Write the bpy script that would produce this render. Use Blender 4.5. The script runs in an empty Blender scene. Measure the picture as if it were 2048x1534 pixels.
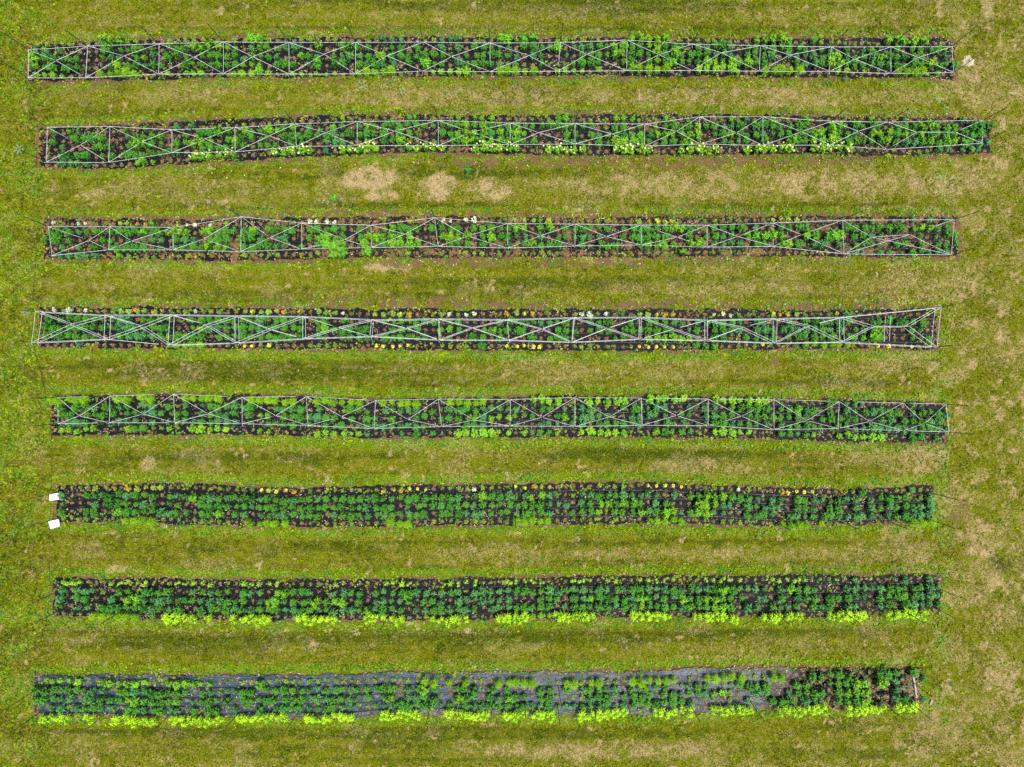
import bpy, math, random
import numpy as np

random.seed(7)
rng = np.random.default_rng(11)
SC = bpy.context.scene
COL = SC.collection

# ------------------------------------------------------------------ camera, sky, sun, exposure
S = 0.0185                        # metres of ground per photo pixel
CX, CY = 1024.0, 767.0
HC = 1024 * S * 24 / 18           # height of the drone
cam_d = bpy.data.cameras.new("camera")
cam_d.lens = 24; cam_d.sensor_width = 36; cam_d.clip_start = 0.5; cam_d.clip_end = 2000
cam = bpy.data.objects.new("camera", cam_d); COL.objects.link(cam)
cam.location = (0, 0, HC); cam.rotation_euler = (0, 0, 0)
SC.camera = cam

SUN_EL, SUN_AZ = math.radians(72), math.radians(110)      # azimuth clockwise from +Y
world = bpy.data.worlds.new("World"); SC.world = world; world.use_nodes = True
wn = world.node_tree; wn.nodes.clear()
sky = wn.nodes.new("ShaderNodeTexSky"); sky.sky_type = 'NISHITA'; sky.sun_disc = False
sky.sun_elevation = SUN_EL; sky.sun_rotation = SUN_AZ
sky.air_density = 1.0; sky.dust_density = 4.0
bg = wn.nodes.new("ShaderNodeBackground"); bg.inputs[1].default_value = 0.085
wo = wn.nodes.new("ShaderNodeOutputWorld")
wn.links.new(sky.outputs[0], bg.inputs[0]); wn.links.new(bg.outputs[0], wo.inputs[0])
sd = bpy.data.lights.new("sun", 'SUN'); sd.energy = 2.0; sd.angle = math.radians(20); sd.color = (1, 0.96, 0.89)
sun = bpy.data.objects.new("sun", sd); COL.objects.link(sun)
sun.rotation_euler = (math.radians(90) - SUN_EL, 0, -SUN_AZ + math.pi)
SC.view_settings.view_transform = 'Standard'; SC.view_settings.look = 'None'
SC.view_settings.gamma = 1; SC.view_settings.exposure = 1.08

# ------------------------------------------------------------------ helpers
def PX(px, z=0.0): return (px - CX) * S * (1 - z / HC)
def PY(py, z=0.0): return (CY - py) * S * (1 - z / HC)
def tag(o, label=None, cat=None, group=None, kind=None):
    if label: o['label'] = label
    if cat: o['category'] = cat
    if group: o['group'] = group
    if kind: o['kind'] = kind
    return o
def link(name, data, parent=None, loc=None):
    o = bpy.data.objects.new(name, data); COL.objects.link(o)
    if parent is not None: o.parent = parent
    if loc is not None: o.location = loc
    return o

class MB:
    """collects vertices, faces and a per-vertex tint"""
    def __init__(s): s.v = []; s.f = []; s.t = []; s.n = 0
    def add(s, vs, fs, t=0.5):
        b = s.n; s.v.extend(vs); s.n += len(vs)
        s.t.extend([t] * len(vs) if not isinstance(t, (list, tuple)) else t)
        s.f.extend([tuple(b + i for i in f) for f in fs])
    def mesh(s, name, mat, smooth=False):
        me = bpy.data.meshes.new(name); me.from_pydata(s.v, [], s.f)
        a = me.attributes.new('tint', 'FLOAT', 'POINT'); a.data.foreach_set('value', s.t)
        me.materials.append(mat)
        if smooth: me.shade_smooth()
        me.update(); return me
    def tube(s, pts, r, n=5, t=0.5):
        """tube along points; r a number or a list"""
        P = [np.array(p, float) for p in pts]; rings = []; vs = []; fs = []
        for i, p in enumerate(P):
            d = P[min(i + 1, len(P) - 1)] - P[max(i - 1, 0)]; d /= (np.linalg.norm(d) + 1e-9)
            up = np.array([0, 0, 1.0]) if abs(d[2]) < 0.9 else np.array([1.0, 0, 0])
            a = np.cross(d, up); a /= np.linalg.norm(a); b = np.cross(d, a)
            rr = r[i] if isinstance(r, (list, tuple)) else r
            for k in range(n):
                w = 2 * math.pi * k / n
                vs.append(tuple(p + rr * (math.cos(w) * a + math.sin(w) * b)))
        for i in range(len(P) - 1):
            for k in range(n):
                fs.append((i * n + k, i * n + (k + 1) % n, (i + 1) * n + (k + 1) % n, (i + 1) * n + k))
        fs.append(tuple(range(n))); fs.append(tuple((len(P) - 1) * n + k for k in reversed(range(n))))
        s.add(vs, fs, t)
    def box(s, x0, x1, y0, y1, z0, z1, t=0.5):
        vs = [(x, y, z) for x in (x0, x1) for y in (y0, y1) for z in (z0, z1)]
        s.add(vs, [(0, 1, 3, 2), (4, 6, 7, 5), (0, 4, 5, 1), (2, 3, 7, 6), (0, 2, 6, 4), (1, 5, 7, 3)], t)

def tri_mesh(name, V, T, mat, attrs=None, cols=None, nper=3):
    """big mesh of separate polygons, nper vertices each, from numpy arrays"""
    n = len(V); me = bpy.data.meshes.new(name)
    me.vertices.add(n); me.vertices.foreach_set('co', V.astype(np.float32).ravel())
    F = T.reshape(-1, nper)
    me.loops.add(F.size); me.loops.foreach_set('vertex_index', F.astype(np.int32).ravel())
    me.polygons.add(len(F)); me.polygons.foreach_set('loop_start', np.arange(0, F.size, nper, dtype=np.int32))
    me.update(calc_edges=True)
    for k, a in (attrs or {}).items():
        at = me.attributes.new(k, 'FLOAT', 'POINT'); at.data.foreach_set('value', a.astype(np.float32))
    if cols is not None:
        ca = me.color_attributes.new('Col', 'FLOAT_COLOR', 'POINT')
        c4 = np.ones((n, 4), np.float32); c4[:, :3] = cols; ca.data.foreach_set('color', c4.ravel())
    me.materials.append(mat); me.validate(); return me

# ------------------------------------------------------------------ materials
def newmat(name):
    m = bpy.data.materials.new(name); m.use_nodes = True; nt = m.node_tree
    return m, nt, nt.nodes["Principled BSDF"]
def N(nt, t, **kw):
    n = nt.nodes.new(t)
    for k, v in kw.items(): setattr(n, k, v)
    return n
def rgb(c): return (c[0], c[1], c[2], 1)
def math_n(nt, op, a, b=None, clamp=False):
    n = N(nt, "ShaderNodeMath", operation=op, use_clamp=clamp)
    for i, x in enumerate((a, b)):
        if x is None: continue
        if isinstance(x, (int, float)): n.inputs[i].default_value = x
        else: nt.links.new(x, n.inputs[i])
    return n.outputs[0]
def mix_n(nt, f, a, b):
    n = N(nt, "ShaderNodeMix", data_type='RGBA')
    for i, x in ((0, f), (6, a), (7, b)):
        if isinstance(x, (int, float)): n.inputs[i].default_value = x
        elif isinstance(x, tuple): n.inputs[i].default_value = rgb(x)
        else: nt.links.new(x, n.inputs[i])
    return n.outputs[2]
def noise_n(nt, scale, detail=3, rough=0.55, vec=None, out=0):
    n = N(nt, "ShaderNodeTexNoise"); n.inputs['Scale'].default_value = scale
    n.inputs['Detail'].default_value = detail; n.inputs['Roughness'].default_value = rough
    if vec is not None: nt.links.new(vec, n.inputs['Vector'])
    return n.outputs[out]
def ramp01(nt, x, lo, hi):
    n = N(nt, "ShaderNodeMapRange"); n.inputs[1].default_value = lo; n.inputs[2].default_value = hi
    n.interpolation_type = 'SMOOTHSTEP'
    nt.links.new(x, n.inputs[0]); return n.outputs[0]

def leaf_mat(name, dark, light, rough=0.5, spec=0.15, trans=0.15):
    m, nt, b = newmat(name)
    at = N(nt, "ShaderNodeAttribute", attribute_name='tint').outputs['Fac']
    pt = N(nt, "ShaderNodeAttribute", attribute_name='ptint').outputs['Fac']
    oi = N(nt, "ShaderNodeObjectInfo").outputs['Random']
    r = math_n(nt, 'MULTIPLY', math_n(nt, 'ADD', oi, pt), 0.35)
    f = math_n(nt, 'ADD', math_n(nt, 'SUBTRACT', math_n(nt, 'MULTIPLY', at, 1.25), 0.16), math_n(nt, 'SUBTRACT', r, 0.17), True)
    c = mix_n(nt, f, dark, light)
    h = N(nt, "ShaderNodeMath", operation='FRACT'); nt.links.new(math_n(nt, 'MULTIPLY', math_n(nt, 'ADD', oi, pt), 7.3), h.inputs[0])
    c = mix_n(nt, math_n(nt, 'MULTIPLY', h.outputs[0], .45 if name.endswith('leaf') and 'chartreuse' not in name and 'feather' not in name and 'star' not in name else 0.08), c, mix_n(nt, f, tuple(x * y for x, y in zip(dark, (1.6, .9, .6))), tuple(x * y for x, y in zip(light, (1.9, .92, .5)))))
    nt.links.new(c, b.inputs['Base Color'])
    b.inputs['Roughness'].default_value = rough; b.inputs['Specular IOR Level'].default_value = spec
    tr = N(nt, "ShaderNodeBsdfTranslucent"); nt.links.new(c, tr.inputs[0])
    mx = N(nt, "ShaderNodeMixShader"); mx.inputs[0].default_value = trans
    o = nt.nodes["Material Output"]
    nt.links.new(b.outputs[0], mx.inputs[1]); nt.links.new(tr.outputs[0], mx.inputs[2]); nt.links.new(mx.outputs[0], o.inputs[0])
    return m
def plain(name, c, rough=0.6, var=0.15, scale=30):
    m, nt, b = newmat(name)
    n = noise_n(nt, scale, 4)
    d = tuple(x * (1 - var) for x in c); e = tuple(min(1, x * (1 + var)) for x in c)
    nt.links.new(mix_n(nt, n, d, e), b.inputs['Base Color']); b.inputs['Roughness'].default_value = rough
    return m

M = {
 'D': leaf_mat('dahlia_leaf', (0.002, 0.028, 0.004), (0.075, 0.32, 0.028)),  # near-black ends of the dahlia greens carry painted shade between leaves
 'B': leaf_mat('bluish_leaf', (0.002, 0.034, 0.009), (0.10, 0.37, 0.10), 0.42, 0.2),
 'G': leaf_mat('bright_leaf', (0.005, 0.060, 0.003), (0.18, 0.50, 0.025)),
 'Q': leaf_mat('young_leaf', (0.03, 0.10, 0.006), (0.26, 0.44, 0.07)),
 'F': leaf_mat('feather_leaf', (0.05, 0.19, 0.002), (0.30, 0.58, 0.012), 0.6),
 'P': leaf_mat('bush_leaf', (0.015, 0.11, 0.003), (0.24, 0.58, 0.03)),
 'Y': leaf_mat('chartreuse_leaf', (0.10, 0.24, 0.002), (0.50, 0.84, 0.025), 0.5, 0.15, 0.3),  # dark end paints the shade inside each clump
 'S': leaf_mat('star_leaf', (0.12, 0.30, 0.01), (0.36, 0.62, 0.06)),
 'H': leaf_mat('yellow_leaf', (0.22, 0.34, 0.02), (0.75, 0.78, 0.12)),
 'K': leaf_mat('broad_leaf', (0.010, 0.085, 0.003), (0.16, 0.46, 0.03)),
 'W': leaf_mat('pale_weed_leaf', (0.10, 0.19, 0.05), (0.34, 0.44, 0.20)),
 'orange': leaf_mat('orange_petal', (0.70, 0.10, 0.004), (0.95, 0.38, 0.02)),
 'gold': leaf_mat('yellow_petal', (0.55, 0.40, 0.01), (0.85, 0.75, 0.08)),
 'cream': leaf_mat('cream_petal', (0.80, 0.72, 0.35), (0.95, 0.88, 0.50)),
 'white': leaf_mat('white_petal', (0.35, 0.42, 0.28), (0.80, 0.84, 0.70)),
 'red': leaf_mat('red_petal', (0.3, 0.01, 0.01), (0.6, 0.03, 0.03)),
 'pink': leaf_mat('pink_petal', (0.7, 0.2, 0.3), (0.9, 0.5, 0.6)),
 'stake': plain('green_coated_steel', (0.004, 0.050, 0.020), 0.5),
 'string': plain('white_twine', (0.74, 0.77, 0.80), 0.8, 0.05),
 'drip': plain('black_polyethylene', (0.012, 0.012, 0.013), 0.45),
 'sign': plain('white_plastic', (0.93, 0.93, 0.95), 0.4, 0.02),
 'ink': plain('purple_ink', (0.09, 0.045, 0.14), 0.6),
 'valve': plain('orange_plastic', (0.62, 0.13, 0.03), 0.4),
 'wood': plain('weathered_wood', (0.34, 0.31, 0.27), 0.8, 0.3, 60),
 'rock': plain('pale_limestone', (0.50, 0.42, 0.29), 0.95, 0.75, 16),
}
def fabric_mat(name, base, soil_amt, rough, soil=(0.17, 0.105, 0.062), shiny=False, hole=0.0):
    m, nt, b = newmat(name)
    uv = N(nt, "ShaderNodeUVMap", uv_map='slots').outputs[0]
    geo = N(nt, "ShaderNodeNewGeometry").outputs['Position']
    # burnt planting holes on the slot lattice
    warp = N(nt, "ShaderNodeVectorMath", operation='ADD')
    ns = N(nt, "ShaderNodeTexNoise"); ns.inputs['Scale'].default_value = 5.5; ns.inputs['Detail'].default_value = 3
    nt.links.new(geo, ns.inputs['Vector'])
    sc = N(nt, "ShaderNodeVectorMath", operation='MULTIPLY_ADD')
    nt.links.new(ns.outputs['Color'], sc.inputs[0]); sc.inputs[1].default_value = (0.42, 0.42, 0); sc.inputs[2].default_value = (-0.21, -0.21, 0)
    nt.links.new(uv, warp.inputs[0]); nt.links.new(sc.outputs[0], warp.inputs[1])
    fr = N(nt, "ShaderNodeVectorMath", operation='FRACTION'); nt.links.new(warp.outputs[0], fr.inputs[0])
    sb = N(nt, "ShaderNodeVectorMath", operation='SUBTRACT'); nt.links.new(fr.outputs[0], sb.inputs[0]); sb.inputs[1].default_value = (0.5, 0.5, 0)
    ln = N(nt, "ShaderNodeVectorMath", operation='LENGTH'); nt.links.new(sb.outputs[0], ln.inputs[0])
    dist = ln.outputs['Value']
    n1 = noise_n(nt, 16, 4, 0.7, geo)
    hole = math_n(nt, 'SUBTRACT', 1.0, ramp01(nt, math_n(nt, 'ADD', dist, math_n(nt, 'MULTIPLY', math_n(nt, 'SUBTRACT', n1, 0.5), 0.5)), 0.185 - hole, 0.275 - hole))
    big = noise_n(nt, 1.3, 4, 0.65, geo)
    fine = noise_n(nt, 9, 5, 0.7, geo)
    sp = math_n(nt, 'ADD', math_n(nt, 'MULTIPLY', big, 0.5), math_n(nt, 'MULTIPLY', fine, 0.5))
    dirt = ramp01(nt, sp, 0.60 - soil_amt, 0.66 - soil_amt)
    if shiny:
        gy = N(nt, "ShaderNodeSeparateXYZ"); nt.links.new(geo, gy.inputs[0])
        dirt = math_n(nt, 'MAXIMUM', dirt, math_n(nt, 'MULTIPLY', ramp01(nt, gy.outputs[0], 9.5, 11.0), ramp01(nt, sp, .49, .56)))
    mask = math_n(nt, 'MAXIMUM', hole, dirt)
    n2 = noise_n(nt, 45, 3, 0.7, geo)
    soilc = mix_n(nt, ramp01(nt, n2, 0.36, 0.66), tuple(x * y for x, y in zip(soil, (.26, .24, .20))), tuple(x * y for x, y in zip(soil, (1.9, 1.8, 1.55))))
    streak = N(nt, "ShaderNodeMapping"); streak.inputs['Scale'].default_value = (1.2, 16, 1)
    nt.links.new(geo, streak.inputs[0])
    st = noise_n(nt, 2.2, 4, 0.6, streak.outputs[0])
    fab = mix_n(nt, ramp01(nt, st, 0.35, 0.75), tuple(x * (0.15 if shiny else .5) for x in base), tuple(x * (2.2 if shiny else 1.7) for x in base))  # shiny sheet: stronger streaks paint light and dark of wrinkles
    fab = mix_n(nt, math_n(nt, 'MULTIPLY', fine, 0.05), fab, soil)
    if shiny:
        fab = mix_n(nt, ramp01(nt, st, .66, .76), fab, (0.16, 0.22, 0.27))  # pale wrinkle highlights painted into the sheet colour
        gx = N(nt, "ShaderNodeSeparateXYZ"); nt.links.new(geo, gx.inputs[0])
        fab = mix_n(nt, ramp01(nt, math_n(nt, 'ADD', gx.outputs[0], math_n(nt, 'MULTIPLY', fine, 2.0)), 10.3, 11.0), fab, (0.005, 0.006, 0.010))
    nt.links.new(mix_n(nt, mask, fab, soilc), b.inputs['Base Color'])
    rr = N(nt, "ShaderNodeMapRange"); nt.links.new(mask, rr.inputs[0]); rr.inputs[3].default_value = rough; rr.inputs[4].default_value = 0.95
    nt.links.new(rr.outputs[0], b.inputs['Roughness']); b.inputs['Specular IOR Level'].default_value = .12
    if shiny: nt.links.new(math_n(nt, 'MULTIPLY', math_n(nt, 'SUBTRACT', 1.0, mask), math_n(nt, 'MULTIPLY', math_n(nt, 'SUBTRACT', 1.0, ramp01(nt, gx.outputs[0], 10.0, 11.0)), .45)), b.inputs['Specular IOR Level'])
    bp = N(nt, "ShaderNodeBump"); bp.inputs['Strength'].default_value = 0.6; bp.inputs['Distance'].default_value = 0.02
    nt.links.new(math_n(nt, 'ADD', math_n(nt, 'ADD', mask, fine), st), bp.inputs['Height']); nt.links.new(bp.outputs[0], b.inputs['Normal'])
    return m

# ------------------------------------------------------------------ the beds, measured in photo pixels
def itp(tab): xs, ys = zip(*tab); return lambda x: np.interp(x, xs, ys)
BEDS = [
 dict(x0=58, x1=1908, l1=[(100,87),(400,80),(600,79),(1130,78),(1420,78),(1700,85),(1900,84)], l5=[(110,151),(350,147),(640,147),(1000,144),(1300,139),(1450,141),(1650,143),(1830,146)],
  ft=[(58,92),(150,84),(512,77),(1024,75),(1536,78),(1880,75),(1910,86)], fb=[(60,160),(150,161),(512,154),(1024,151),(1536,152),(1880,156)], soil=0.035),
 dict(x0=78, x1=1978, l1=[(90,266),(200,262),(480,248),(680,237),(850,234),(1200,238),(1500,238),(1780,238),(1900,242)], l5=[(100,329),(200,329),(300,324),(440,311),(560,305),(700,300),(840,296),(1000,297),(1120,301),(1370,301),(1520,299),(1660,296),(1800,300),(1960,300)],
  ft=[(78,258),(218,253),(400,242),(512,236),(700,230),(1024,232),(1150,229),(1536,230),(1900,236),(1978,242)], fb=[(78,332),(200,337),(300,332),(440,322),(560,316),(700,310),(830,304),(1100,309),(1350,311),(1536,307),(1750,311),(1978,306)], soil=0.07),
 dict(x0=89, x1=1914, l1=[(120,447),(250,447),(400,449),(620,443),(900,441),(1040,440),(1300,443),(1560,438),(1780,441),(1880,441)], l5=[(110,513),(250,513),(400,511),(620,507),(780,505),(1200,506),(1450,504),(1850,505)],
  ft=[(89,439),(110,437),(400,440),(640,434),(870,433),(1200,434),(1536,433),(1914,434)], fb=[(89,517),(400,521),(640,518),(900,514),(1200,515),(1500,513),(1914,513)], soil=0.10),
 dict(x0=80, x1=1874, l1=[(110,620),(280,622),(560,623),(760,628),(1060,628),(1430,629),(1700,628),(1850,628)], l5=[(150,690),(500,690),(900,691),(1030,692),(1430,693),(1620,688),(1760,691),(1850,693)],
  ft=[(80,616),(400,615),(600,617),(800,618),(1300,619),(1536,620),(1874,618)], fb=[(80,692),(300,697),(600,698),(900,699),(1300,702),(1600,697),(1874,697)], soil=0.035),
 dict(hole=.05, x0=104, x1=1890, l1=[(110,801),(270,797),(400,797),(540,800),(650,803),(800,807),(950,804),(1080,799),(1180,803),(1330,798),(1480,800),(1600,804),(1720,807),(1880,810)], l5=[(130,861),(280,857),(400,857),(520,861),(630,867),(800,868),(930,866),(1180,864),(1330,862),(1480,864),(1600,868),(1720,872),(1820,875)],
  ft=[(104,793),(350,789),(620,793),(750,800),(900,798),(1100,792),(1400,795),(1600,799),(1890,806)], fb=[(104,870),(500,869),(800,876),(1200,873),(1536,877),(1700,882),(1890,884)], soil=0.035),
 dict(hole=.02, x0=112, x1=1866, l1=[(110,975),(400,976),(520,982),(720,981),(950,977),(1170,973),(1300,971),(1430,977),(1560,983),(1680,985),(1830,980)], l5=[(130,1038),(270,1039),(410,1042),(530,1047),(700,1048),(920,1042),(1080,1043),(1170,1039),(1320,1040),(1450,1043),(1570,1049),(1700,1048),(1830,1045)],
  ft=[(112,970),(400,967),(520,975),(600,978),(700,973),(900,970),(1200,966),(1300,964),(1536,975),(1700,979),(1800,974),(1866,970)], fb=[(112,1043),(300,1045),(450,1052),(650,1054),(850,1051),(1024,1049),(1300,1046),(1450,1050),(1600,1053),(1866,1040)], soil=0.035),
 dict(hole=.04, x0=109, x1=1880, l1=[(110,1164),(290,1167),(560,1169),(900,1168),(1040,1164),(1300,1161),(1720,1160),(1860,1158)], l5=[(130,1229),(250,1232),(400,1235),(620,1236),(860,1237),(1000,1233),(1180,1229),(1300,1228),(1420,1231),(1560,1231),(1690,1229),(1810,1225)],
  ft=[(109,1156),(300,1157),(500,1160),(1024,1156),(1250,1152),(1880,1151)], fb=[(109,1230),(250,1236),(400,1240),(800,1240),(1024,1237),(1300,1233),(1700,1232),(1880,1226)], soil=0.035),
 dict(x0=70, x1=1838, l1=[(100,1360),(250,1366),(400,1368),(560,1364),(800,1360),(1000,1363),(1150,1365),(1300,1360),(1450,1353),(1560,1354),(1700,1348),(1840,1345)], l5=[(110,1433),(260,1436),(400,1438),(520,1433),(650,1433),(780,1426),(900,1424),(1040,1427),(1200,1425),(1320,1420),(1460,1415),(1600,1416),(1720,1417),(1820,1410)],
  ft=[(70,1352),(300,1350),(700,1350),(800,1345),(1200,1344),(1400,1336),(1536,1334),(1700,1337),(1838,1335)], fb=[(70,1430),(400,1430),(640,1437),(750,1432),(950,1424),(1100,1428),(1300,1427),(1500,1418),(1700,1413),(1838,1410)], soil=0.035),
]
ROWS = [
 [["....qqqqq...DGGgq...qqqqq...q.G","Gc...qqqqq.....bbb...qbbb....GG","cGG...qqqqq...GGGGG...qqqq...GG","GGG..dqqqqq...GGGGG............"],
  ["...bBB.b....DDddDDd.gDDGGGGgb.b","gdbbbb.G..dDdD..dd.d..b.b.dDdbb",".DDdDG.bbBddgGDDGGDDd.dbDDb.dDB","dgDdd.dd.d.bgb.d.dDDDd........."],
  ["...DGDDddd..dbd.dgb.DDd.dDDdDbd","dDb..gdd.bbBbdbGDdDDDDdd.dDDDDD","b.bd..b.ddDgGGDDDGDGdDdDBDb.DDD","B.BbBBbGGdDDBGDDDDd..b........."],
  ["...bgDDdDdb..DGDDdDd..Dddddddgg","g.DDD.bG.DD.DDDBB.d.Gdd.BDdDDbb","b..d...dDDd..gD.DGDGdddGgdGdGdd","...DBBdGGDDDDBDDDDDGddd........"],
  ["....pppp....FfFFF...p.ppp...fFF","Gp..pp.ppp..fFfFF.r..pppPP...FF","FfF..pppp.p...FFFFF...PPPPPp..F","FFFF....pp.p...fFFF.f.........."]],
 [["......b.gb.....g.b...b.B..rr...",".rrrr....rgr.rrrrrggrr..g.ggg..","..rrrDG.rr.rgggrrrg.....rrgrbr.","g...g.r..rrrgrr.b.rr.r.b......."],
  ["......D..DDDD..bDDDd..d.DDGGgGb","dGgdG.b..gD.bgddDDDddbdDDGdGDdd","DdddDDDdDd..dD.d.gDDDDGDDBBD.DD","dDDDD..GGdDdDd.ddDGGdDD.DDDD..."],
  [".......b...dDD.dGGDd.DdGGg.DGDd","bd.DDDDdDBdDDDDD.DDd..DDGGGGDGD","Gg....DD.dbDDDbGDGGGGGG.dDGDdDD","dDDDDGGGDDD.GGGDGDGDDDDDDD....."],
  [".......bDDD.dd.DDDDddd..dDDDDd.","ddd.Dd..BBb..g.DDG.....DDGGDGGD","GdD...DDb.DdGGGDd.DDGD...bbbD.D","..GDDGGGDDDDDDGDBBDGDGGDDbb...."],
  [".......bBBb.....ggg....CCCCCC..","..CCCCC.B.CCCCC...CCCCC...CCCCC","C...CCCCC...CCCCC...CCCCC...CCC","CCC..CCCCC..........BB.bbb....."]],
 [["......w..ww.r.lloOg.r.ww.w.g...","......Wwww.....r......ww.wW....","lllgO...rrqqq..loooO...rqqqr...","loOlr.......d....b.b.b........."],
  ["......DDDbdddDDDDGDDGGG.gGDDBBg","DdDDD.DDDDD.Dd.dGDDD.DDDD.DDDdD","GG.GG.DdDDdD.dDDDDDGGDD.DdDD.b.",".DDDD....DDdDDDDdDGGbd........."],
  [".....DDDD...dd.b.bBb.DBb.DDD.DD","b.bB..DGGGD.DGGGGGG...GGGG.DGDD","bB.b.dddbbb..dDDDDD..D.dDbb.GGG","GG..kk.kk.DDDd..d.d.bDD........"],
  [".......b.b.D.dDDDDbb.BDDDGGG.DD","DDDd.d.dkkk..k.DGkkk.b.dDD.D.bb",".DGDDD..D.DGD..DGGGG.GG.bbBB.DD",".GGD.BB.B.DDdd.DD.d.DDD........"],
  [".......bBBBb..gqqrr..rqrrr...qr","rrq...rq.kk..k..rrq...r..qqq.q.",".qqqqq...rqrrs..rrqrG...rrrrr..","..........bb.bb..Dbbbb........."]],
 [["......wqWqw.rrllolO.rrqwqqqrrqO","lloO...qqqwr..lllOO...qwqwW...O","loO....qwWqw.r.lloOO....wwwqq..","OOOlq...oB....................."],
  ["......DDDDDDbbBB.DDDD..DDDDDDDD","BdDDDD.DD.D....ddddDDD.dD....DD","dDdbbdD..bDD..d.DDDBb.bDDDDD.BB","..d.DDBBBD..bDDDDDD............"],
  [".....DDDDDDDDDBBBBDDD..dGBBBDDD","BBDDDD.DGDDDDD..DDDD..GGD..DGdD","DD...dDD.dDD.DDDDDDD.bD.dDBB.BB","BBBBBBDBB.dBGG...Dd............"],
  [".....bbDDDDd..DBBBBdgDdDD.DDDDD","DDDDDD.bb.DDBB.DDDDDD..d..DD.D.","..D.DDD.....dD..GGGGGG..DD..dDD","D.dDDDDD.DdgGD...dbD..........."],
  [".........b..........fffFf...rhh","rh....qqqqr...hhhhh...qqqq.D..h","hhhh...qqq.q...hhhhh..DDG.....h","r...ffFfff...hh.rhr............"]],
 [["......FFFFF...FF.FF...FfFFF...F","FFFFF..FFFfFF..FfFFF...FFFff...","..PPPP...PPPPP..PPPPP...PPPPPPP",".......D.bbb.....bb............"],
  [".......D.DDBDDbd.BB.d.B.bDDdBBD","..bDDD.B..gDdD.bdBBB.d.BDDDbDbb","b..DD.bbBB...DDdbBB..b.Bb.DDDDD",".dDGBD.D.bdDBBDD.bDDDBb........"],
  [".......DD.ddDd.ddBBd.DD.bDDBD.D","gg.DDDBBDD.d.DD.G..DD.DDDGGBggg","ddd..dGDBBBB..bbbdb.dd.BBDD.DDd","DddDD.DDDDD..BB.DDDBB.........."],
  ["........bBD.b.bBb.b.bDdbdDBbb.d",".bbDD.D.DbD.bBBBDDBBd....DDB...","b..bbb.BB.BDDDDB.bDdb.bbDDBDDbb",".bdDDdbdDbbBBBBBBBDDBd........."],
  [".......ppppP..rgDDrrpr.PPPPP..r","gg.....PPPpppb...d.D.d..PPPPPpp",".gbDdg..PPPPPP...gDgDd..PPPpp..",".ddbDg..PPPpPP...DD.d.........."]],
 [[".......rrrrqr..ololl.rrrrrrrrrr","hOhhOrr.qrqqqrrooohhh.rrqqwqqrr","hhOOl..r.qqqqq..hhhhh...qrrwq..",".Ohhhh...rbD...q.bq............"],
  [".......B..dbdDDBDDd.dBDGdBdbDDD","bDdDBdDbDdDDDBDDBdDDDDDDB.BGDDB","DbGGb..gbBDBdBBbBb.B.DDGGGDDDbr","bB.DDBbBDBB.bdDBD.qB..........."],
  [".......b...B.DDDdBd.bdr.DDDddDb","DDDdDDDdDdDDdBdDD.bDdDBDBdBDDDd","ddDDBbB.BDGGDGGD.BDqr.GGGBB.Bdb","Bb.DDB.DD.B.BDBDDBBBd.........."],
  [".......D..dD.rGDDdDBBDB.DDG.Db.","bdBBDdDD.BdDDBdBdBBDD.DDDBBBdDD","bDDDB..DDDG.DGdGBDGGbDGGbb..DDD","b.DbbDDDBbBBB.BDDBBB..........."],
  [".......qqqqr...FFFF..r.rqrqq..F","fFFF.rrrrqrq.rrqFFF..qrrqqqqrrr","FFFfF..rqrqrq...FFFFF....qrq...",".FFFF.f..........FFFFF........."]],
 [["......ssSS..rSsssS...ssSsS.r.Ss","sss.rrrrrss.rrrssSsr.rsSssS.rrS","ssSs.rrsSs.sS.rsSsss.rrssSSs.rr","sSsSs.rrs.B.s..rB..b.D........."],
  [".......b.BBbq.DD.BDDD..BdBDd.DB","b.GGDDB..BBDD.DBDDGBBbBDB.BBbBb","DDddBBDBBbBBDBDDBBBDBDBbDGDDbBB",".BGDDD.r.BBBbBDDDdDBb.........."],
  [".......B.DDr.B.GGbbBBdDDBBBDdD.","bGGbDDdGDGG.D.BBbbg.DDB.BBbBBbB","...DDd.DBGDDdDBGDBDBGdDGGDdD.BB",".D.BDDrDDDBb.DDDGDBBb.........."],
  [".......d.bb.DDDDDDBDBD.rDDgDBDB","DDDBBDDbdBBBdGbDDD.bBDDBDBd.BBB","DDdDD.BDDDDDBDBGDDDDBGDDGGDqBB.","DbbD.DBD.BB..BD.DBBDd.........."],
  [".......rr..FFfFFF.g.YYYY.y..YyY","YY...YYYYy...YYyyY...yyYYy...YY","YYfGfYYyYY....YYYYY...YYYYY...Y","YyYY...YYYYY..YYYYY............"]],
 [[".....ppppPr.gPpPPprrgPPgpgrqrqq","GqqqqqgqqqqqrrqqqqqrFF.FrFqqrFF","FFF.rrFFfFFqqqFFFFFF.qrFFFFF.qq","FF...DDDDD...DDD.D............."],
  ["....DDDDDDBBB.DDBDDDDDd.DbqbbDD",".DDDGDBBDDDBdDDDDqBDGDr.dDDrD.D","...DD.D.BDBBB.DDDdd.qBDD.rqDDDD","...DD..dDDkk.k.B..............."],
  ["....DDDBB.BBDDDgGGDDDGqbDDBDrDD","DDDDDDBBbDDBbD.GGrBBDDr.GDB.DBG","Dd.DDq.qqBDDqDDDDrDDBDDbPPqr.BD","..bDDDD.DGkk...B..............."],
  ["......BBqBDDBB.DDBdDBbqDrDDrDrr","D.bDDDbdDDBBqqdbbDDDDDbDbDBBDDD","DDDBDdBbDBBDbDDDDDDDdB..q.q.b..","DDD.BBB.DDDk.r.BD.b............"],
  [".....YYYY.yY..YYYYY..YYYYYY..YY","YYYY..YYYYYY...YYYYY...YYYYY..Y","YYYYY.rrYYYYYY.q.YYYyY..YYYYY..",".YYYYYY..YYYYY.YYY............."]],
]
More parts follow.
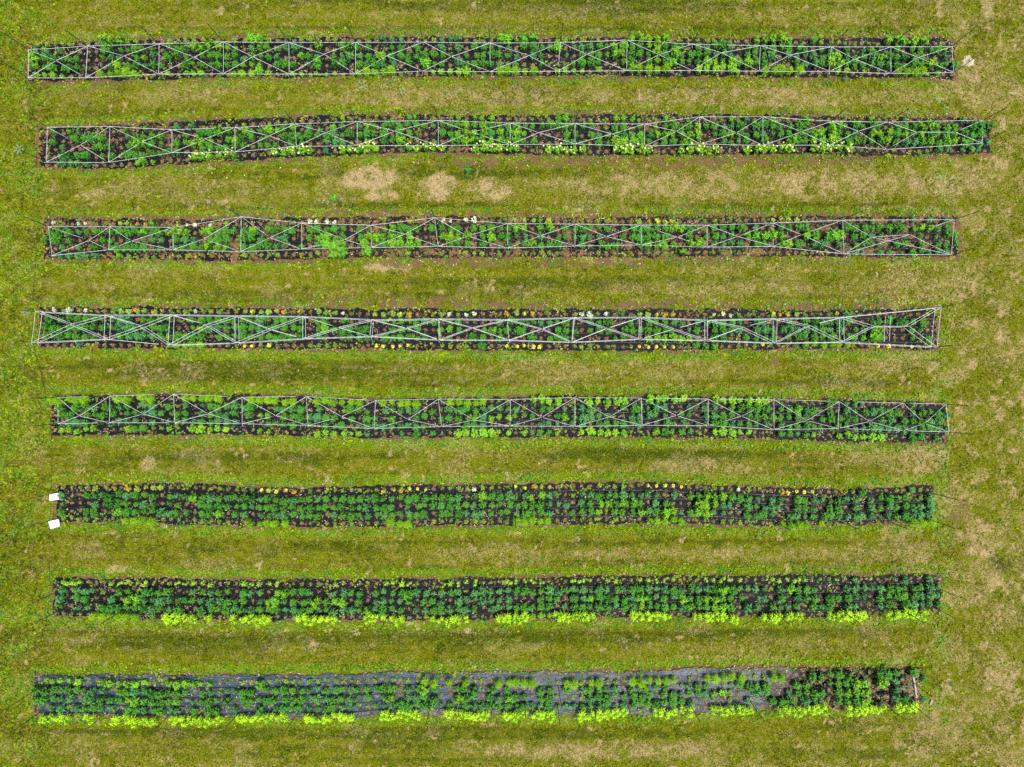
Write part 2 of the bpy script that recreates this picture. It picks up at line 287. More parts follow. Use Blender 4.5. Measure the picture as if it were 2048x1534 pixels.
ORD = ['topmost', 'second', 'third', 'fourth', 'fifth', 'sixth', 'seventh', 'bottom']
BEDNAME = ['topmost bed', 'second bed from top', 'third bed from top', 'fourth bed from top', 'fifth bed from top',
           'sixth bed from top', 'second bed from bottom', 'bottom bed']
LINENAME = ['top edge line', 'upper middle line', 'centre line', 'lower middle line', 'bottom edge line']
ZP = 0.12                         # height at which plant positions were read
PITCH = 512 / 31.0

# ------------------------------------------------------------------ smooth noise for masks
def vnoise(x, y, scale, seed, octaves=4, rough=0.55, sx=1.0):
    r = np.random.default_rng(seed); out = np.zeros_like(x); amp = 1; tot = 0
    for o in range(octaves):
        g = r.random((256, 256)); u = x / (scale * sx) + 37.1 * o; v = y / scale + 11.7 * o
        iu = np.floor(u).astype(int); iv = np.floor(v).astype(int); fu = u - iu; fv = v - iv
        fu = fu * fu * (3 - 2 * fu); fv = fv * fv * (3 - 2 * fv)
        a = g[iu % 256, iv % 256]; b = g[(iu + 1) % 256, iv % 256]; c = g[iu % 256, (iv + 1) % 256]; d = g[(iu + 1) % 256, (iv + 1) % 256]
        out += amp * (a * (1 - fu) * (1 - fv) + b * fu * (1 - fv) + c * (1 - fu) * fv + d * fu * fv)
        tot += amp; amp *= rough; scale *= 0.5
    return out / tot
def sstep(x, lo, hi):
    t = np.clip((x - lo) / (hi - lo), 0, 1); return t * t * (3 - 2 * t)

FT = [itp(b['ft']) for b in BEDS]; FB = [itp(b['fb']) for b in BEDS]
def bed_dist(px, py):
    """signed distance (photo pixels) to the nearest bed: below 0 inside; also which bed and whether above it"""
    best = np.full(px.shape, 1e9); idx = np.zeros(px.shape, int); above = np.zeros(px.shape, bool)
    for i, b in enumerate(BEDS):
        dy = np.maximum(FT[i](px) - py, py - FB[i](px)); dx = np.maximum(b['x0'] - px, px - b['x1'])
        d = np.where((dx > 0) & (dy > 0), np.hypot(np.maximum(dx, 0), np.maximum(dy, 0)), np.maximum(dx, dy))
        m = d < best; best[m] = d[m]; idx[m] = i; above[m] = (py < (FT[i](px) + FB[i](px)) / 2)[m]
    return best, idx, above
TAN = [(735,358,62,26,.9),(765,390,50,14,.8),(880,372,42,30,1.2),(985,378,34,24,.85),(690,395,40,14,.4),(212,575,20,16,.7),(190,385,26,12,.6),(780,532,60,14,.9),
 (1215,520,80,8,.8),(1085,745,110,40,.35),(1300,740,220,28,.35),(295,930,12,22,.6),(1400,935,140,20,.45),(1420,895,100,8,.3),(1850,912,60,34,.6),(1450,1108,480,16,.38),(960,1112,240,22,.35),
 (1200,1500,340,22,.5),(1960,1078,50,44,.7),(1990,1340,46,50,.5),(1960,1420,60,40,.42),(1965,1290,14,12,.8),(1930,648,26,12,.6),(1560,370,560,34,.55),(1500,195,480,24,.5),
 (900,195,340,24,.45),(300,190,240,22,.35),(232,1137,24,9,.8),(1450,575,260,22,.4),(1850,570,140,40,.45),(1000,25,300,22,.3),(330,375,160,30,.35),(500,395,240,26,.3),
 (1150,745,300,30,.2),(860,30,100,20,.2),(1950,180,60,60,.35),(1640,30,380,22,.35),(60,900,40,60,.25),(160,1280,60,14,.35),(600,1290,200,10,.25),(1500,1290,300,16,.3),(1950,1170,60,60,.45),
 (30,520,12,40,.3),(20,250,30,30,.2),(50,1300,40,30,.3),(30,1500,60,30,.3),(2030,520,30,60,.3),(300,1500,200,20,.2),(1990,1220,40,30,.5),(710,170,60,12,.5),(1010,380,200,30,.3),(1830,1390,26,16,.6)]
DARK = [(1150,12,420,18,.55),(980,348,700,7,.5),(700,412,500,8,.6),(1500,412,400,7,.35),(1250,562,420,10,.5),(350,585,300,10,.35),(520,740,420,24,.5),(1600,765,300,10,.4),(1000,768,300,7,.4),(1350,912,300,18,.45),
 (500,915,300,16,.3),(600,1095,500,14,.35),(1400,1084,420,5,.45),(1400,1130,420,5,.45),(900,1275,800,22,.45),(1500,1270,300,18,.3),(1995,1125,18,16,.9),(700,1465,900,12,.45),(60,150,60,60,.3),
 (30,750,40,60,.4),(30,1100,50,120,.35),(1050,190,60,22,.35),(800,55,300,8,.3),(1500,60,400,8,.3),(700,222,400,6,.3),(680,400,30,16,.6),(1960,60,40,30,.25),(1900,1480,100,30,.2),(350,1290,250,20,.3)]
SOIL = [(1550,722,11,10,1.5),(1300,325,560,8,.75),(640,322,90,6,.6),(900,428,520,7,.8),(1000,525,420,12,.75),(1500,525,240,8,.5),(1100,608,560,7,.7),(1700,612,160,6,.7),(650,163,80,9,.85),(1260,160,300,5,.5),(700,62,440,8,.35),
 (1300,68,500,5,.4),(300,172,260,5,.4),(1600,160,120,7,.7),(300,882,120,6,.5),(1350,703,500,5,.45),(1000,780,900,5,.2),(1920,1020,16,40,.5),(1900,100,24,24,.5),(1750,315,220,6,.5),(1300,1245,500,4,.35),(1700,1135,200,8,.35),(1830,520,80,7,.4),
 (1740,160,150,5,.5),(1100,222,400,8,.45),(750,600,300,8,.5),(1400,425,300,6,.4)]
def blob(px, py, L, seed):
    m = np.zeros(px.shape)
    wx = (vnoise(px, py, 26, seed) - .5) * 34; wy = (vnoise(px, py, 26, seed + 1) - .5) * 22
    for (x, y, a, b, s) in L:
        d = np.sqrt(((px + wx - x) / a) ** 2 + ((py + wy - y) / b) ** 2)
        m = np.maximum(m, s * (1 - sstep(d, 0.55, 1.25)))
    return m
def masks(px, py):
    d, idx, above = bed_dist(px, py)
    n1 = vnoise(px, py, 60, 3, 5, .6); n2 = vnoise(px, py, 34, 5, 5, .65, 1.6); n3 = vnoise(px, py, 16, 9, 4, .65)
    lane = vnoise(px, py, 12, 21, 3, .6, 7)
    inlane = (px > 60) & (px < 1900)
    right = sstep(px, 1500, 1960); left = 1 - sstep(px, 70, 120)
    hot = np.zeros(px.shape)
    tb = blob(px, py, TAN, 31)
    tan = tb * (0.50 + 0.80 * sstep(n3, .32, .62)) + .22 * sstep(tb, .0, .3) * (n2 - .4)
    tan = np.maximum(tan, sstep(n2 + .08 * right - .04 * left, .50, .72) * (.42 + .1 * right))
    tan = np.maximum(tan, (.15 + .25 * right) * sstep(n3, .42, .62))
    n4 = vnoise(px, py, 26, 15, 4, .6)
    tan = np.maximum(tan, (.1 + right * .70) * sstep(n4, .62, .70))
    n5 = vnoise(px, py, 13, 17, 3, .6); tan = np.maximum(tan, .9 * sstep(n5, .69, .77) * sstep(n1, .35, .55))
    lane2 = vnoise(px, py, 20, 23, 3, .6, 10)
    dark = blob(px, py, DARK, 41) * (.55 + .8 * sstep(n3 + n2, .7, 1.1)) * 1.1 + .36 * sstep(lane, .5, .72) * inlane * sstep(n3, .36, .6) + .25 * sstep(lane2, .55, .72)
    mow = vnoise(px, py, 7, 25, 2, .5, 60); mow2 = vnoise(px, py, 10, 27, 2, .5, 50)
    dark = dark + .34 * sstep(mow, .52, .7) * inlane; tan = np.maximum(tan, .38 * sstep(mow2, .55, .72) * sstep(n3, .38, .56) * inlane)
    dark = dark + .35 * sstep(n1, .54, .66) * sstep(n3, .4, .6)
    dark = np.clip(dark * (1 - .8 * tb), 0, 1)
    warm = np.isin(idx, [0, 1, 2]) | ((idx == 3) & above)
    edge = 1 - sstep(d, 9, np.where(warm, 26, 32))
    lush = edge * sstep(n3 + .25 * n2 + np.where(warm, -.03, .05), .40, .62) * inlane
    lush = np.maximum(lush, (1 - sstep(px, 60, 125)) * sstep(n2, .36, .60) * .75)
    lush = np.maximum(lush, (1 - sstep(np.abs(px - 1885) , 8, 30)) * sstep(n3, .45, .6) * .7 * (py < 1450) * (py > 80))
    soil = blob(px, py, SOIL, 51) * sstep(n3, .32, .58) * 1.3
    soil = np.maximum(soil, (1 - sstep(d, 3, np.where(warm, 16, 9))) * sstep(n3 + .3 * (n1 - .5), .40, .55) * .9)
    soil = np.clip(soil, 0, 1); lush = lush * (1 - .75 * sstep(soil, .3, .8))
    return d, np.clip(tan, 0, 1), dark, np.clip(lush, 0, 1), soil, idx

# ------------------------------------------------------------------ ground, one sheet out to the horizon
def build_ground():
    ex = np.concatenate([-np.geomspace(400, 22.5, 26)[:-1], np.arange(-22.4, 22.41, 0.08), np.geomspace(22.5, 400, 26)[1:]])
    ey = np.concatenate([-np.geomspace(400, 17.0, 26)[:-1], np.arange(-16.9, 16.91, 0.08), np.geomspace(17.0, 400, 26)[1:]])
    X, Y = np.meshgrid(ex, ey); px = X / S + CX; py = CY - Y / S
    d, tan, dark, lush, soil, idx = masks(px, py)
    out = 1 - sstep(np.hypot(np.maximum(np.abs(X) - 20, 0), np.maximum(np.abs(Y) - 15.5, 0)), 0, 4)
    tan, dark, lush, soil = [a * out for a in (tan, dark, lush, soil)]
    Z = (vnoise(px, py, 40, 61, 4) - .5) * 0.05 - 0.012
    Z = np.where(d < 4, -0.03, np.minimum(Z, -0.002)) 
    ny, nx = X.shape
    V = np.stack([X.ravel(), Y.ravel(), Z.ravel()], 1)
    i = np.arange(ny * nx).reshape(ny, nx)
    F = np.stack([i[:-1, :-1].ravel(), i[:-1, 1:].ravel(), i[1:, 1:].ravel(), i[1:, :-1].ravel()], 1)
    m, nt, b = newmat('mown_lawn')
    A = lambda n: N(nt, "ShaderNodeAttribute", attribute_name=n).outputs['Fac']
    geo = N(nt, "ShaderNodeNewGeometry").outputs['Position']
    g1 = noise_n(nt, 22, 5, 0.75, geo); g2 = noise_n(nt, 3.0, 4, 0.6, geo); g3 = noise_n(nt, 60, 2, 0.6, geo)
    g4 = noise_n(nt, 7.5, 5, 0.7, geo)
    base = mix_n(nt, ramp01(nt, g1, .34, .66), (0.030, 0.046, 0.001), (0.215, 0.240, 0.005))
    base = mix_n(nt, math_n(nt, 'MULTIPLY', ramp01(nt, math_n(nt, 'ADD', math_n(nt, 'MULTIPLY', g2, .5), math_n(nt, 'MULTIPLY', g4, .5)), .47, .62), .60), base, (0.27, 0.215, 0.050))
    drk = mix_n(nt, ramp01(nt, g1, .4, .68), (0.024, 0.044, 0.001), (0.115, 0.155, 0.006))
    tn = mix_n(nt, ramp01(nt, g3, .3, .68), (0.18, 0.13, 0.045), (0.64, 0.46, 0.27))
    lu = mix_n(nt, ramp01(nt, g1, .38, .62), (0.03, 0.085, 0.003), (0.20, 0.32, 0.010))
    so = mix_n(nt, ramp01(nt, g3, .34, .66), (0.045, 0.026, 0.010), (0.26, 0.165, 0.080))
    j = math_n(nt, 'MULTIPLY', math_n(nt, 'SUBTRACT', math_n(nt, 'MULTIPLY', math_n(nt, 'ADD', g1, g4), .5), .5), 2.6)
    def msk(n, k=1.0, hi=.95, mx=1.0):
        a = A(n)
        return math_n(nt, 'MULTIPLY', ramp01(nt, math_n(nt, 'ADD', a, math_n(nt, 'MULTIPLY', math_n(nt, 'MULTIPLY', j, k), math_n(nt, 'MINIMUM', math_n(nt, 'MULTIPLY', a, 3.0), 1.0))), .12, hi), mx)
    c = mix_n(nt, msk('dark', .6, .9, .9), base, drk); c = mix_n(nt, msk('lush', 1, .8, .9), c, lu)
    c = mix_n(nt, msk('tan', 1.3, 1.15, .85), c, tn); c = mix_n(nt, msk('soil', 1, .8, .95), c, so)
    nt.links.new(c, b.inputs['Base Color']); b.inputs['Roughness'].default_value = 0.95; b.inputs['Specular IOR Level'].default_value = 0.02
    bp = N(nt, "ShaderNodeBump"); bp.inputs['Strength'].default_value = 0.8; bp.inputs['Distance'].default_value = 0.03
    nt.links.new(math_n(nt, 'ADD', g1, g3), bp.inputs['Height']); nt.links.new(bp.outputs[0], b.inputs['Normal'])
    me = tri_mesh('ground', V, F, m, {'tan': tan.ravel(), 'dark': dark.ravel(), 'lush': lush.ravel(), 'soil': soil.ravel()}, nper=4)
    me.shade_smooth()
    tag(link('ground', me), 'mown yellow green lawn with dry tan patches between the flower beds', kind='structure')
build_ground()

# ------------------------------------------------------------------ grass blades and broad weeds
def attr_mat(name, rough=0.7, trans=0.2):
    m, nt, b = newmat(name)
    c = N(nt, "ShaderNodeAttribute", attribute_name='Col').outputs['Color']
    nt.links.new(c, b.inputs['Base Color']); b.inputs['Roughness'].default_value = rough; b.inputs['Specular IOR Level'].default_value = 0.03
    tr = N(nt, "ShaderNodeBsdfTranslucent"); nt.links.new(c, tr.inputs[0])
    mx = N(nt, "ShaderNodeMixShader"); mx.inputs[0].default_value = trans
    nt.links.new(b.outputs[0], mx.inputs[1]); nt.links.new(tr.outputs[0], mx.inputs[2]); nt.links.new(mx.outputs[0], nt.nodes["Material Output"].inputs[0])
    return m
def build_grass(n=1050000):
    x = rng.uniform(-21, 21, n); y = rng.uniform(-16.2, 16.2, n)
    px = x / S + CX; py = CY - y / S
    d, tan, dark, lush, soil, idx = masks(px, py)
    keep = (d > rng.uniform(-1.5, 4, n)) & (rng.random(n) > np.maximum(soil * .9, tan * .35))
    x, y, px, py, tan, dark, lush, soil = [a[keep] for a in (x, y, px, py, tan, dark, lush, soil)]; n = len(x)
    pal = lambda a, b, t: np.array(a)[None] * (1 - t[:, None]) + np.array(b)[None] * t[:, None]
    cl = vnoise(px, py, 9, 81, 3, .6); t = np.clip(rng.random(n) ** 1.2 + (cl - .5) * 1.5, 0, 1); r = rng.random(n)
    cl2 = vnoise(px, py, 14, 83, 4, .65)
    c = pal((0.030, 0.046, 0.001), (0.29, 0.325, 0.006), t)
    mm = r < dark * .9; c[mm] = pal((0.020, 0.036, 0.003), (0.12, 0.15, 0.012), t[mm])
    r = rng.random(n); mm = r < lush * .8; c[mm] = pal((0.04, 0.11, 0.004), (0.34, 0.44, 0.02), t[mm])
    r = rng.random(n); mm = r < .04 + tan * .6 + .25 * sstep(cl2, .52, .66); c[mm] = pal((0.17, 0.125, 0.03), (0.50, 0.38, 0.15), t[mm])
    r = rng.random(n); mm = r < .03; c[mm] = pal((0.3, 0.34, 0.03), (0.6, 0.6, 0.12), t[mm])
    az = rng.uniform(0, 2 * np.pi, n); lf = 1 - sstep(px, 70, 120)
    L = rng.uniform(.035, .085, n) * (1 + .8 * lf - .35 * tan); w = rng.uniform(.007, .013, n) * (1 + .2 * lf)
    el = rng.uniform(.15, 1.0, n)
    dx, dy = np.cos(az), np.sin(az)
    b0 = np.stack([x - dy * w, y + dx * w, np.full(n, -.012)], 1); b1 = np.stack([x + dy * w, y - dx * w, np.full(n, -.012)], 1)
    tp = np.stack([x + dx * L * np.cos(el), y + dy * L * np.cos(el), L * np.sin(el) * .9 + .004], 1)
    V = np.stack([b0, b1, tp], 1).reshape(-1, 3)
    me = tri_mesh('grass', V, np.arange(len(V)), attr_mat('grass_blade'), cols=np.repeat(c, 3, 0))
    tag(link('grass', me), 'short mown grass blades covering the lanes around the beds', kind='stuff')
build_grass()

def leaves_np(x, y, z, az, el, L, W, c):
    """folded diamond leaves as two triangles each"""
    dx, dy = np.cos(az), np.sin(az); ce, se = np.cos(el), np.sin(el)
    b = np.stack([x, y, z], 1); mid = .5
    m = b + np.stack([dx * ce * L * mid, dy * ce * L * mid, se * L * mid], 1)
    l = m + np.stack([-dy * W, dx * W, W * .25], 1); r = m + np.stack([dy * W, -dx * W, W * .25], 1)
    t = b + np.stack([dx * ce * L, dy * ce * L, se * L * .7], 1)
    V = np.stack([b, r, t, b, t, l], 1).reshape(-1, 3)
    return V, np.repeat(c, 6, 0)
def build_weeds():
    n = 120000
    x = rng.uniform(-20, 20, n); y = rng.uniform(-15, 15, n); px = x / S + CX; py = CY - y / S
    d, tan, dark, lush, soil, idx = masks(px, py)
    clump = vnoise(px, py, 12, 77, 3)
    p = lush * (.25 + .9 * sstep(clump, .45, .65)) * .85 + .02 + (d < 0) * .012 + soil * .12
    p = np.maximum(p, ((d > -7) & (d < 2)) * sstep(clump, .46, .6) * .75)
    k = (rng.random(n) < p) & (d > -30); x, y, px, py = x[k], y[k], px[k], py[k]; n = len(x)
    hue = vnoise(px, py, 40, 79, 3); nl = 6
    X = np.repeat(x, nl); Y = np.repeat(y, nl); R = rng.uniform(.025, .07, n); R = np.repeat(R, nl)
    az = np.tile(np.arange(nl) * 2 * np.pi / nl, n) + np.repeat(rng.uniform(0, 6.3, n), nl) + rng.normal(0, .3, n * nl)
    t = rng.random(n * nl); h = np.repeat(hue, nl)[:, None]
    c1 = np.array([0.06, 0.16, 0.005]) * (1 - t[:, None]) + np.array([0.44, 0.54, 0.02]) * t[:, None]
    c2 = np.array([0.02, 0.12, 0.012]) * (1 - t[:, None]) + np.array([0.17, 0.40, 0.045]) * t[:, None]
    q = sstep(h, .42, .58); c = c1 * (1 - q) + c2 * q
    V, C = leaves_np(X, Y, rng.uniform(0, .03, n * nl), az, rng.uniform(.05, .9, n * nl), R, R * .35, c)
    me = tri_mesh('weeds', V, np.arange(len(V)), attr_mat('weed_leaf'), cols=C)
    tag(link('ground_cover_weeds', me), 'low broad leaved weeds growing in patches along the bed edges', kind='stuff')
build_weeds()

# ------------------------------------------------------------------ fabric of each bed
FABLABEL = [
 'black woven weed fabric under the topmost bed, dusted with brown soil',
 'black weed fabric of second bed from top, its lower edge stepping up at left',
 'weed fabric of third bed from top, mostly hidden by brown soil and pebbles',
 'black weed fabric of fourth bed from top, under the doubled white strings',
 'black weed fabric under fifth bed from top, lowest of the stringed beds',
 'black weed fabric of sixth bed from top, right end pinched and torn',
 'black weed fabric of second bed from bottom, clean black strip along top edge',
 'shiny blue grey wrinkled weed fabric under the bottom bed']
FABMAT = {}
def fab(i):
    b = BEDS[i]; step = 0.06
    x0, x1 = PX(b['x0']), PX(b['x1']); nx = int((x1 - x0) / step); nv = 26
    us = np.linspace(b['x0'], b['x1'], nx)
    t = FT[i](us) + (vnoise(us, us * 0 + i * 50, 30, 100 + i, 4) - .5) * 10 + (vnoise(us, us * 0 + i * 70, 7, 120 + i, 3) - .5) * 7
    bo = FB[i](us) + (vnoise(us, us * 0 + i * 50, 30, 200 + i, 4) - .5) * 10 + (vnoise(us, us * 0 + i * 70, 7, 220 + i, 3) - .5) * 7
    V = np.zeros((nx, nv, 3)); UV = np.zeros((nx, nv, 2))
    L1, L5 = itp(b['l1']), itp(b['l5']); k = 1 - ZP / HC
    for j in range(nv):
        f = j / (nv - 1); py = t * (1 - f) + bo * f
        endw = (vnoise(py, py * 0 + i * 9, 14, 300 + i, 3) - .5) * 10
        ux = us.copy()
        ux[:12] += endw[:12] * np.linspace(1, 0, 12); ux[-12:] += endw[-12:] * np.linspace(0, 1, 12)
        if i == 5: ux[-12:] -= 10 * math.sin(f * math.pi) * np.linspace(0, 1, 12)
        V[:, j, 0] = PX(ux); V[:, j, 1] = PY(py)
        wr = vnoise(ux, py, 9, 400 + i, 3, .6, 4.0) - .5
        wr2 = vnoise(ux, py, 6, 500 + i, 2, .6, .5) - .5
        V[:, j, 2] = 0.010 + wr * (.085 if i == 7 else .035) + wr2 * .012 + .008
        ppx = (ux - CX) / k + CX; ppy = (py - CY) / k + CY
        UV[:, j, 0] = ppx / PITCH
        UV[:, j, 1] = (ppy - L1(ppx)) / (L5(ppx) - L1(ppx)) * 4 + 0.5
    V[:, :, 2] = np.maximum(V[:, :, 2], .004)
    i0 = np.arange(nx * nv).reshape(nx, nv)
    F = np.stack([i0[:-1, :-1].ravel(), i0[:-1, 1:].ravel(), i0[1:, 1:].ravel(), i0[1:, :-1].ravel()], 1)[:, ::-1]
    Vf = V.reshape(-1, 3)
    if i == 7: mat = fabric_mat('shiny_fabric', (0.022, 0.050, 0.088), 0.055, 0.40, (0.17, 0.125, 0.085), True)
    else: mat = fabric_mat('weed_fabric', (0.0022, 0.0042, 0.0088), b['soil'], 0.6, [(0.17,0.118,0.074),(0.15,0.10,0.058),(0.16,0.10,0.054),(0.14,0.085,0.042),(0.155,0.105,0.064),(0.155,0.105,0.064),(0.155,0.107,0.068)][i], hole=b.get('hole', 0))
    me = tri_mesh('weed_fabric', Vf, F, mat, nper=4)
    uvl = me.uv_layers.new(name='slots'); li = np.zeros(len(me.loops), np.int32); me.loops.foreach_get('vertex_index', li)
    uvl.data.foreach_set('uv', UV.reshape(-1, 2)[li].astype(np.float32).ravel())
    me.shade_smooth()
    if i == 7:       # the right hand end of this bed is covered by an ordinary black sheet
        me2 = me.copy(); 
    o = link('weed_fabric', me); tag(o, FABLABEL[i], 'weed fabric', 'weed fabric sheets under the flower beds')
for i in range(8): fab(i)

# soil crumbs and straw on the fabric
def build_litter():
    n = 75000; bi = rng.integers(0, 8, n); px = rng.uniform(50, 1990, n); f = rng.uniform(-.1, 1.1, n)
    x0 = np.array([b['x0'] for b in BEDS])[bi]; x1 = np.array([b['x1'] for b in BEDS])[bi]
    T = np.array([FT[i](px) for i in range(8)])[bi, np.arange(n)]; B = np.array([FB[i](px) for i in range(8)])[bi, np.arange(n)]
    py = T + (B - T) * f
    cl = vnoise(px, py, 18, 91, 4, .6)
    k = (px > x0 - 4) & (px < x1 + 4) & (rng.random(n) < sstep(cl, .42, .62) * (.9) + .1)
    px, py = px[k], py[k]; n = len(px); x, y = PX(px), PY(py)
    t = rng.random(n); straw = rng.random(n) < .28
    c = np.array([0.09, 0.05, 0.028]) * (1 - t[:, None]) + np.array([0.34, 0.22, 0.13]) * t[:, None]
    c[straw] = np.array([0.45, 0.36, 0.24]) * (1 - t[straw, None]) + np.array([0.85, 0.74, 0.58]) * t[straw, None]
    L = np.where(straw, rng.uniform(.03, .11, n), rng.uniform(.015, .04, n)); W = np.where(straw, rng.uniform(.004, .010, n), L * .45)
    az = np.where(straw, rng.normal(0, .8, n), rng.uniform(0, 6.3, n))
    V, C = leaves_np(x, y, rng.uniform(.03, .045, n), az, rng.uniform(0, .25, n), L, W, c)
    me = tri_mesh('litter', V, np.arange(len(V)), attr_mat('litter', .9, 0), cols=C)
    tag(link('straw_litter', me), 'dry straw and soil crumbs strewn over the weed fabric', kind='stuff')
build_litter()

# ------------------------------------------------------------------ plants
def leaf(mb, o, az, L, W, el, t, droop=.35, fold=.22, lob=0):
    dx, dy = math.cos(az), math.sin(az); ce, se = math.cos(el), math.sin(el)
    def P(s, side, up=0):
        r = s * L; z = se * r - droop * L * s * s
        return (o[0] + dx * ce * r - dy * side, o[1] + dy * ce * r + dx * side, o[2] + z + up)
    if lob:
        vs = [P(0, 0), P(.3, W * .8, fold * W), P(.42, W * .45, fold * W * .5), P(.62, W, fold * W), P(.7, W * .45, 0), P(1, 0),
              P(.7, -W * .45, 0), P(.62, -W, fold * W), P(.42, -W * .45, fold * W * .5), P(.3, -W * .8, fold * W), P(.5, 0)]
        mb.add(vs, [(0, 10, 2, 1), (2, 10, 4, 3), (10, 5, 4), (0, 9, 8, 10), (8, 7, 6, 10), (10, 6, 5)], t)
    else:
        vs = [P(0, 0), P(.45, W, fold * W), P(.5, 0), P(.45, -W, fold * W), P(1, 0)]
        mb.add(vs, [(0, 2, 1), (0, 3, 2), (1, 2, 4), (2, 3, 4)], t)

def bush(mat, R, H, nst=5, lv=4, L=.08, W=.022, seed=0, tilt=.5, young=.5, lob=1, per=4):
    """leafy bush: stems leaning out from the root, each set with whorls of leaves"""
    r = random.Random(seed); mb = MB()
    for s in range(nst):
        a = 2 * math.pi * s / nst + r.uniform(-.4, .4); rr = 0 if s == 0 else R * r.uniform(.35, .75)
        top = (rr * math.cos(a), rr * math.sin(a), H * r.uniform(.75, 1.0) * (1 if s == 0 else .85))
        mb.tube([(0, 0, 0), (top[0] * .4, top[1] * .4, top[2] * .5), top], [.006, .005, .003], 3, .2)
        for k in range(lv):
            f = .35 + .65 * k / (lv - 1); o = (top[0] * f, top[1] * f, top[2] * (f ** .8))
            l = L * (1.25 - .65 * (k / (lv - 1))) * r.uniform(.8, 1.2)
            ph = r.uniform(0, 6.3)
            for q in range(per):
                az = ph + 2 * math.pi * q / per + r.uniform(-.3, .3)
                leaf(mb, o, az, l, W * l / L, tilt * (.4 + .8 * k / lv) * r.uniform(.5, 1.3), min(1, max(0, .08 + young * 1.15 * (k / (lv - 1)) + r.uniform(-.28, .42))), lob=lob)  # young tops paler; lower leaves also darkened by gap shade in the tint
    return mb.mesh('foliage', mat)
def feather(mat, R, H, seed):
    r = random.Random(seed); mb = MB()
    mb.tube([(0, 0, 0), (0, 0, H * .8)], .006, 4, .3)
    for s in range(230):
        z = r.uniform(.15, 1); a = r.uniform(0, 6.3); el = r.uniform(-.1, 1.3)
        o = (r.uniform(-.3, .3) * R, r.uniform(-.3, .3) * R, H * z * .8)
        l = R * r.uniform(.6, .95)
        leaf(mb, o, a, l, .0055, el, min(1, .15 + .6 * z * r.uniform(.6, 1.3)), droop=.3)
    return mb.mesh('foliage', mat)
def star(mat, R, H, n_heads, seed, W=.024):
    r = random.Random(seed); mb = MB()
    for s in range(n_heads):
        a = 2 * math.pi * s / max(1, n_heads) + r.uniform(-.5, .5); rr = 0 if n_heads == 1 else R * r.uniform(.35, .6)
        o = (rr * math.cos(a), rr * math.sin(a), H * r.uniform(.7, 1))
        mb.tube([(0, 0, 0), o], .006, 4, .2)
        for k, (nl, sc, el) in enumerate(((6, 1, .15), (5, .8, .5), (4, .45, .9))):
            ph = r.uniform(0, 6.3)
            for q in range(nl):
                l = (R * (.62 if n_heads > 1 else .95)) * sc * r.uniform(.8, 1.15)
                leaf(mb, (o[0], o[1], o[2] - .03 * (2 - k)), ph + 2 * math.pi * q / nl + r.uniform(-.2, .2), l, W * (.6 + .3 * sc), el * r.uniform(.5, 1.2), min(1, .35 + .25 * k + r.uniform(-.2, .2)), droop=.3)
    return mb.mesh('foliage', mat)
def head_mesh(mat, r_, seed, n=9):
    r = random.Random(seed); mb = MB()
    for k, (sc, z) in enumerate(((1, 0), (.7, .3), (.38, .5))):
        for q in range(n):
            leaf(mb, (0, 0, z * r_), 2 * math.pi * (q + .3 * k) / n + r.uniform(-.1, .1), r_ * sc, r_ * .3 * sc, .15 + .3 * k, .3 + .25 * k + r.uniform(-.15, .2), droop=.1)
    mb.tube([(0, 0, -.06), (0, 0, .4 * r_)], .004, 4, .1)
    return mb.mesh('flower', mat)
def cluster_mesh(mat, R, n, seed):
    r = random.Random(seed); mb = MB()
    for i in range(n):
        a = r.uniform(0, 6.3); q = R * math.sqrt(r.random()); o = (q * math.cos(a), q * math.sin(a), .10 - q * q * 3 + r.uniform(0, .02))
        mb.tube([(o[0] * .5, o[1] * .5, 0), o], .002, 3, .1)
        for k in range(5): leaf(mb, o, k * 1.257 + a, .020, .009, .2, r.uniform(.3, 1))
    return mb.mesh('flower_cluster', mat)

NV = 6
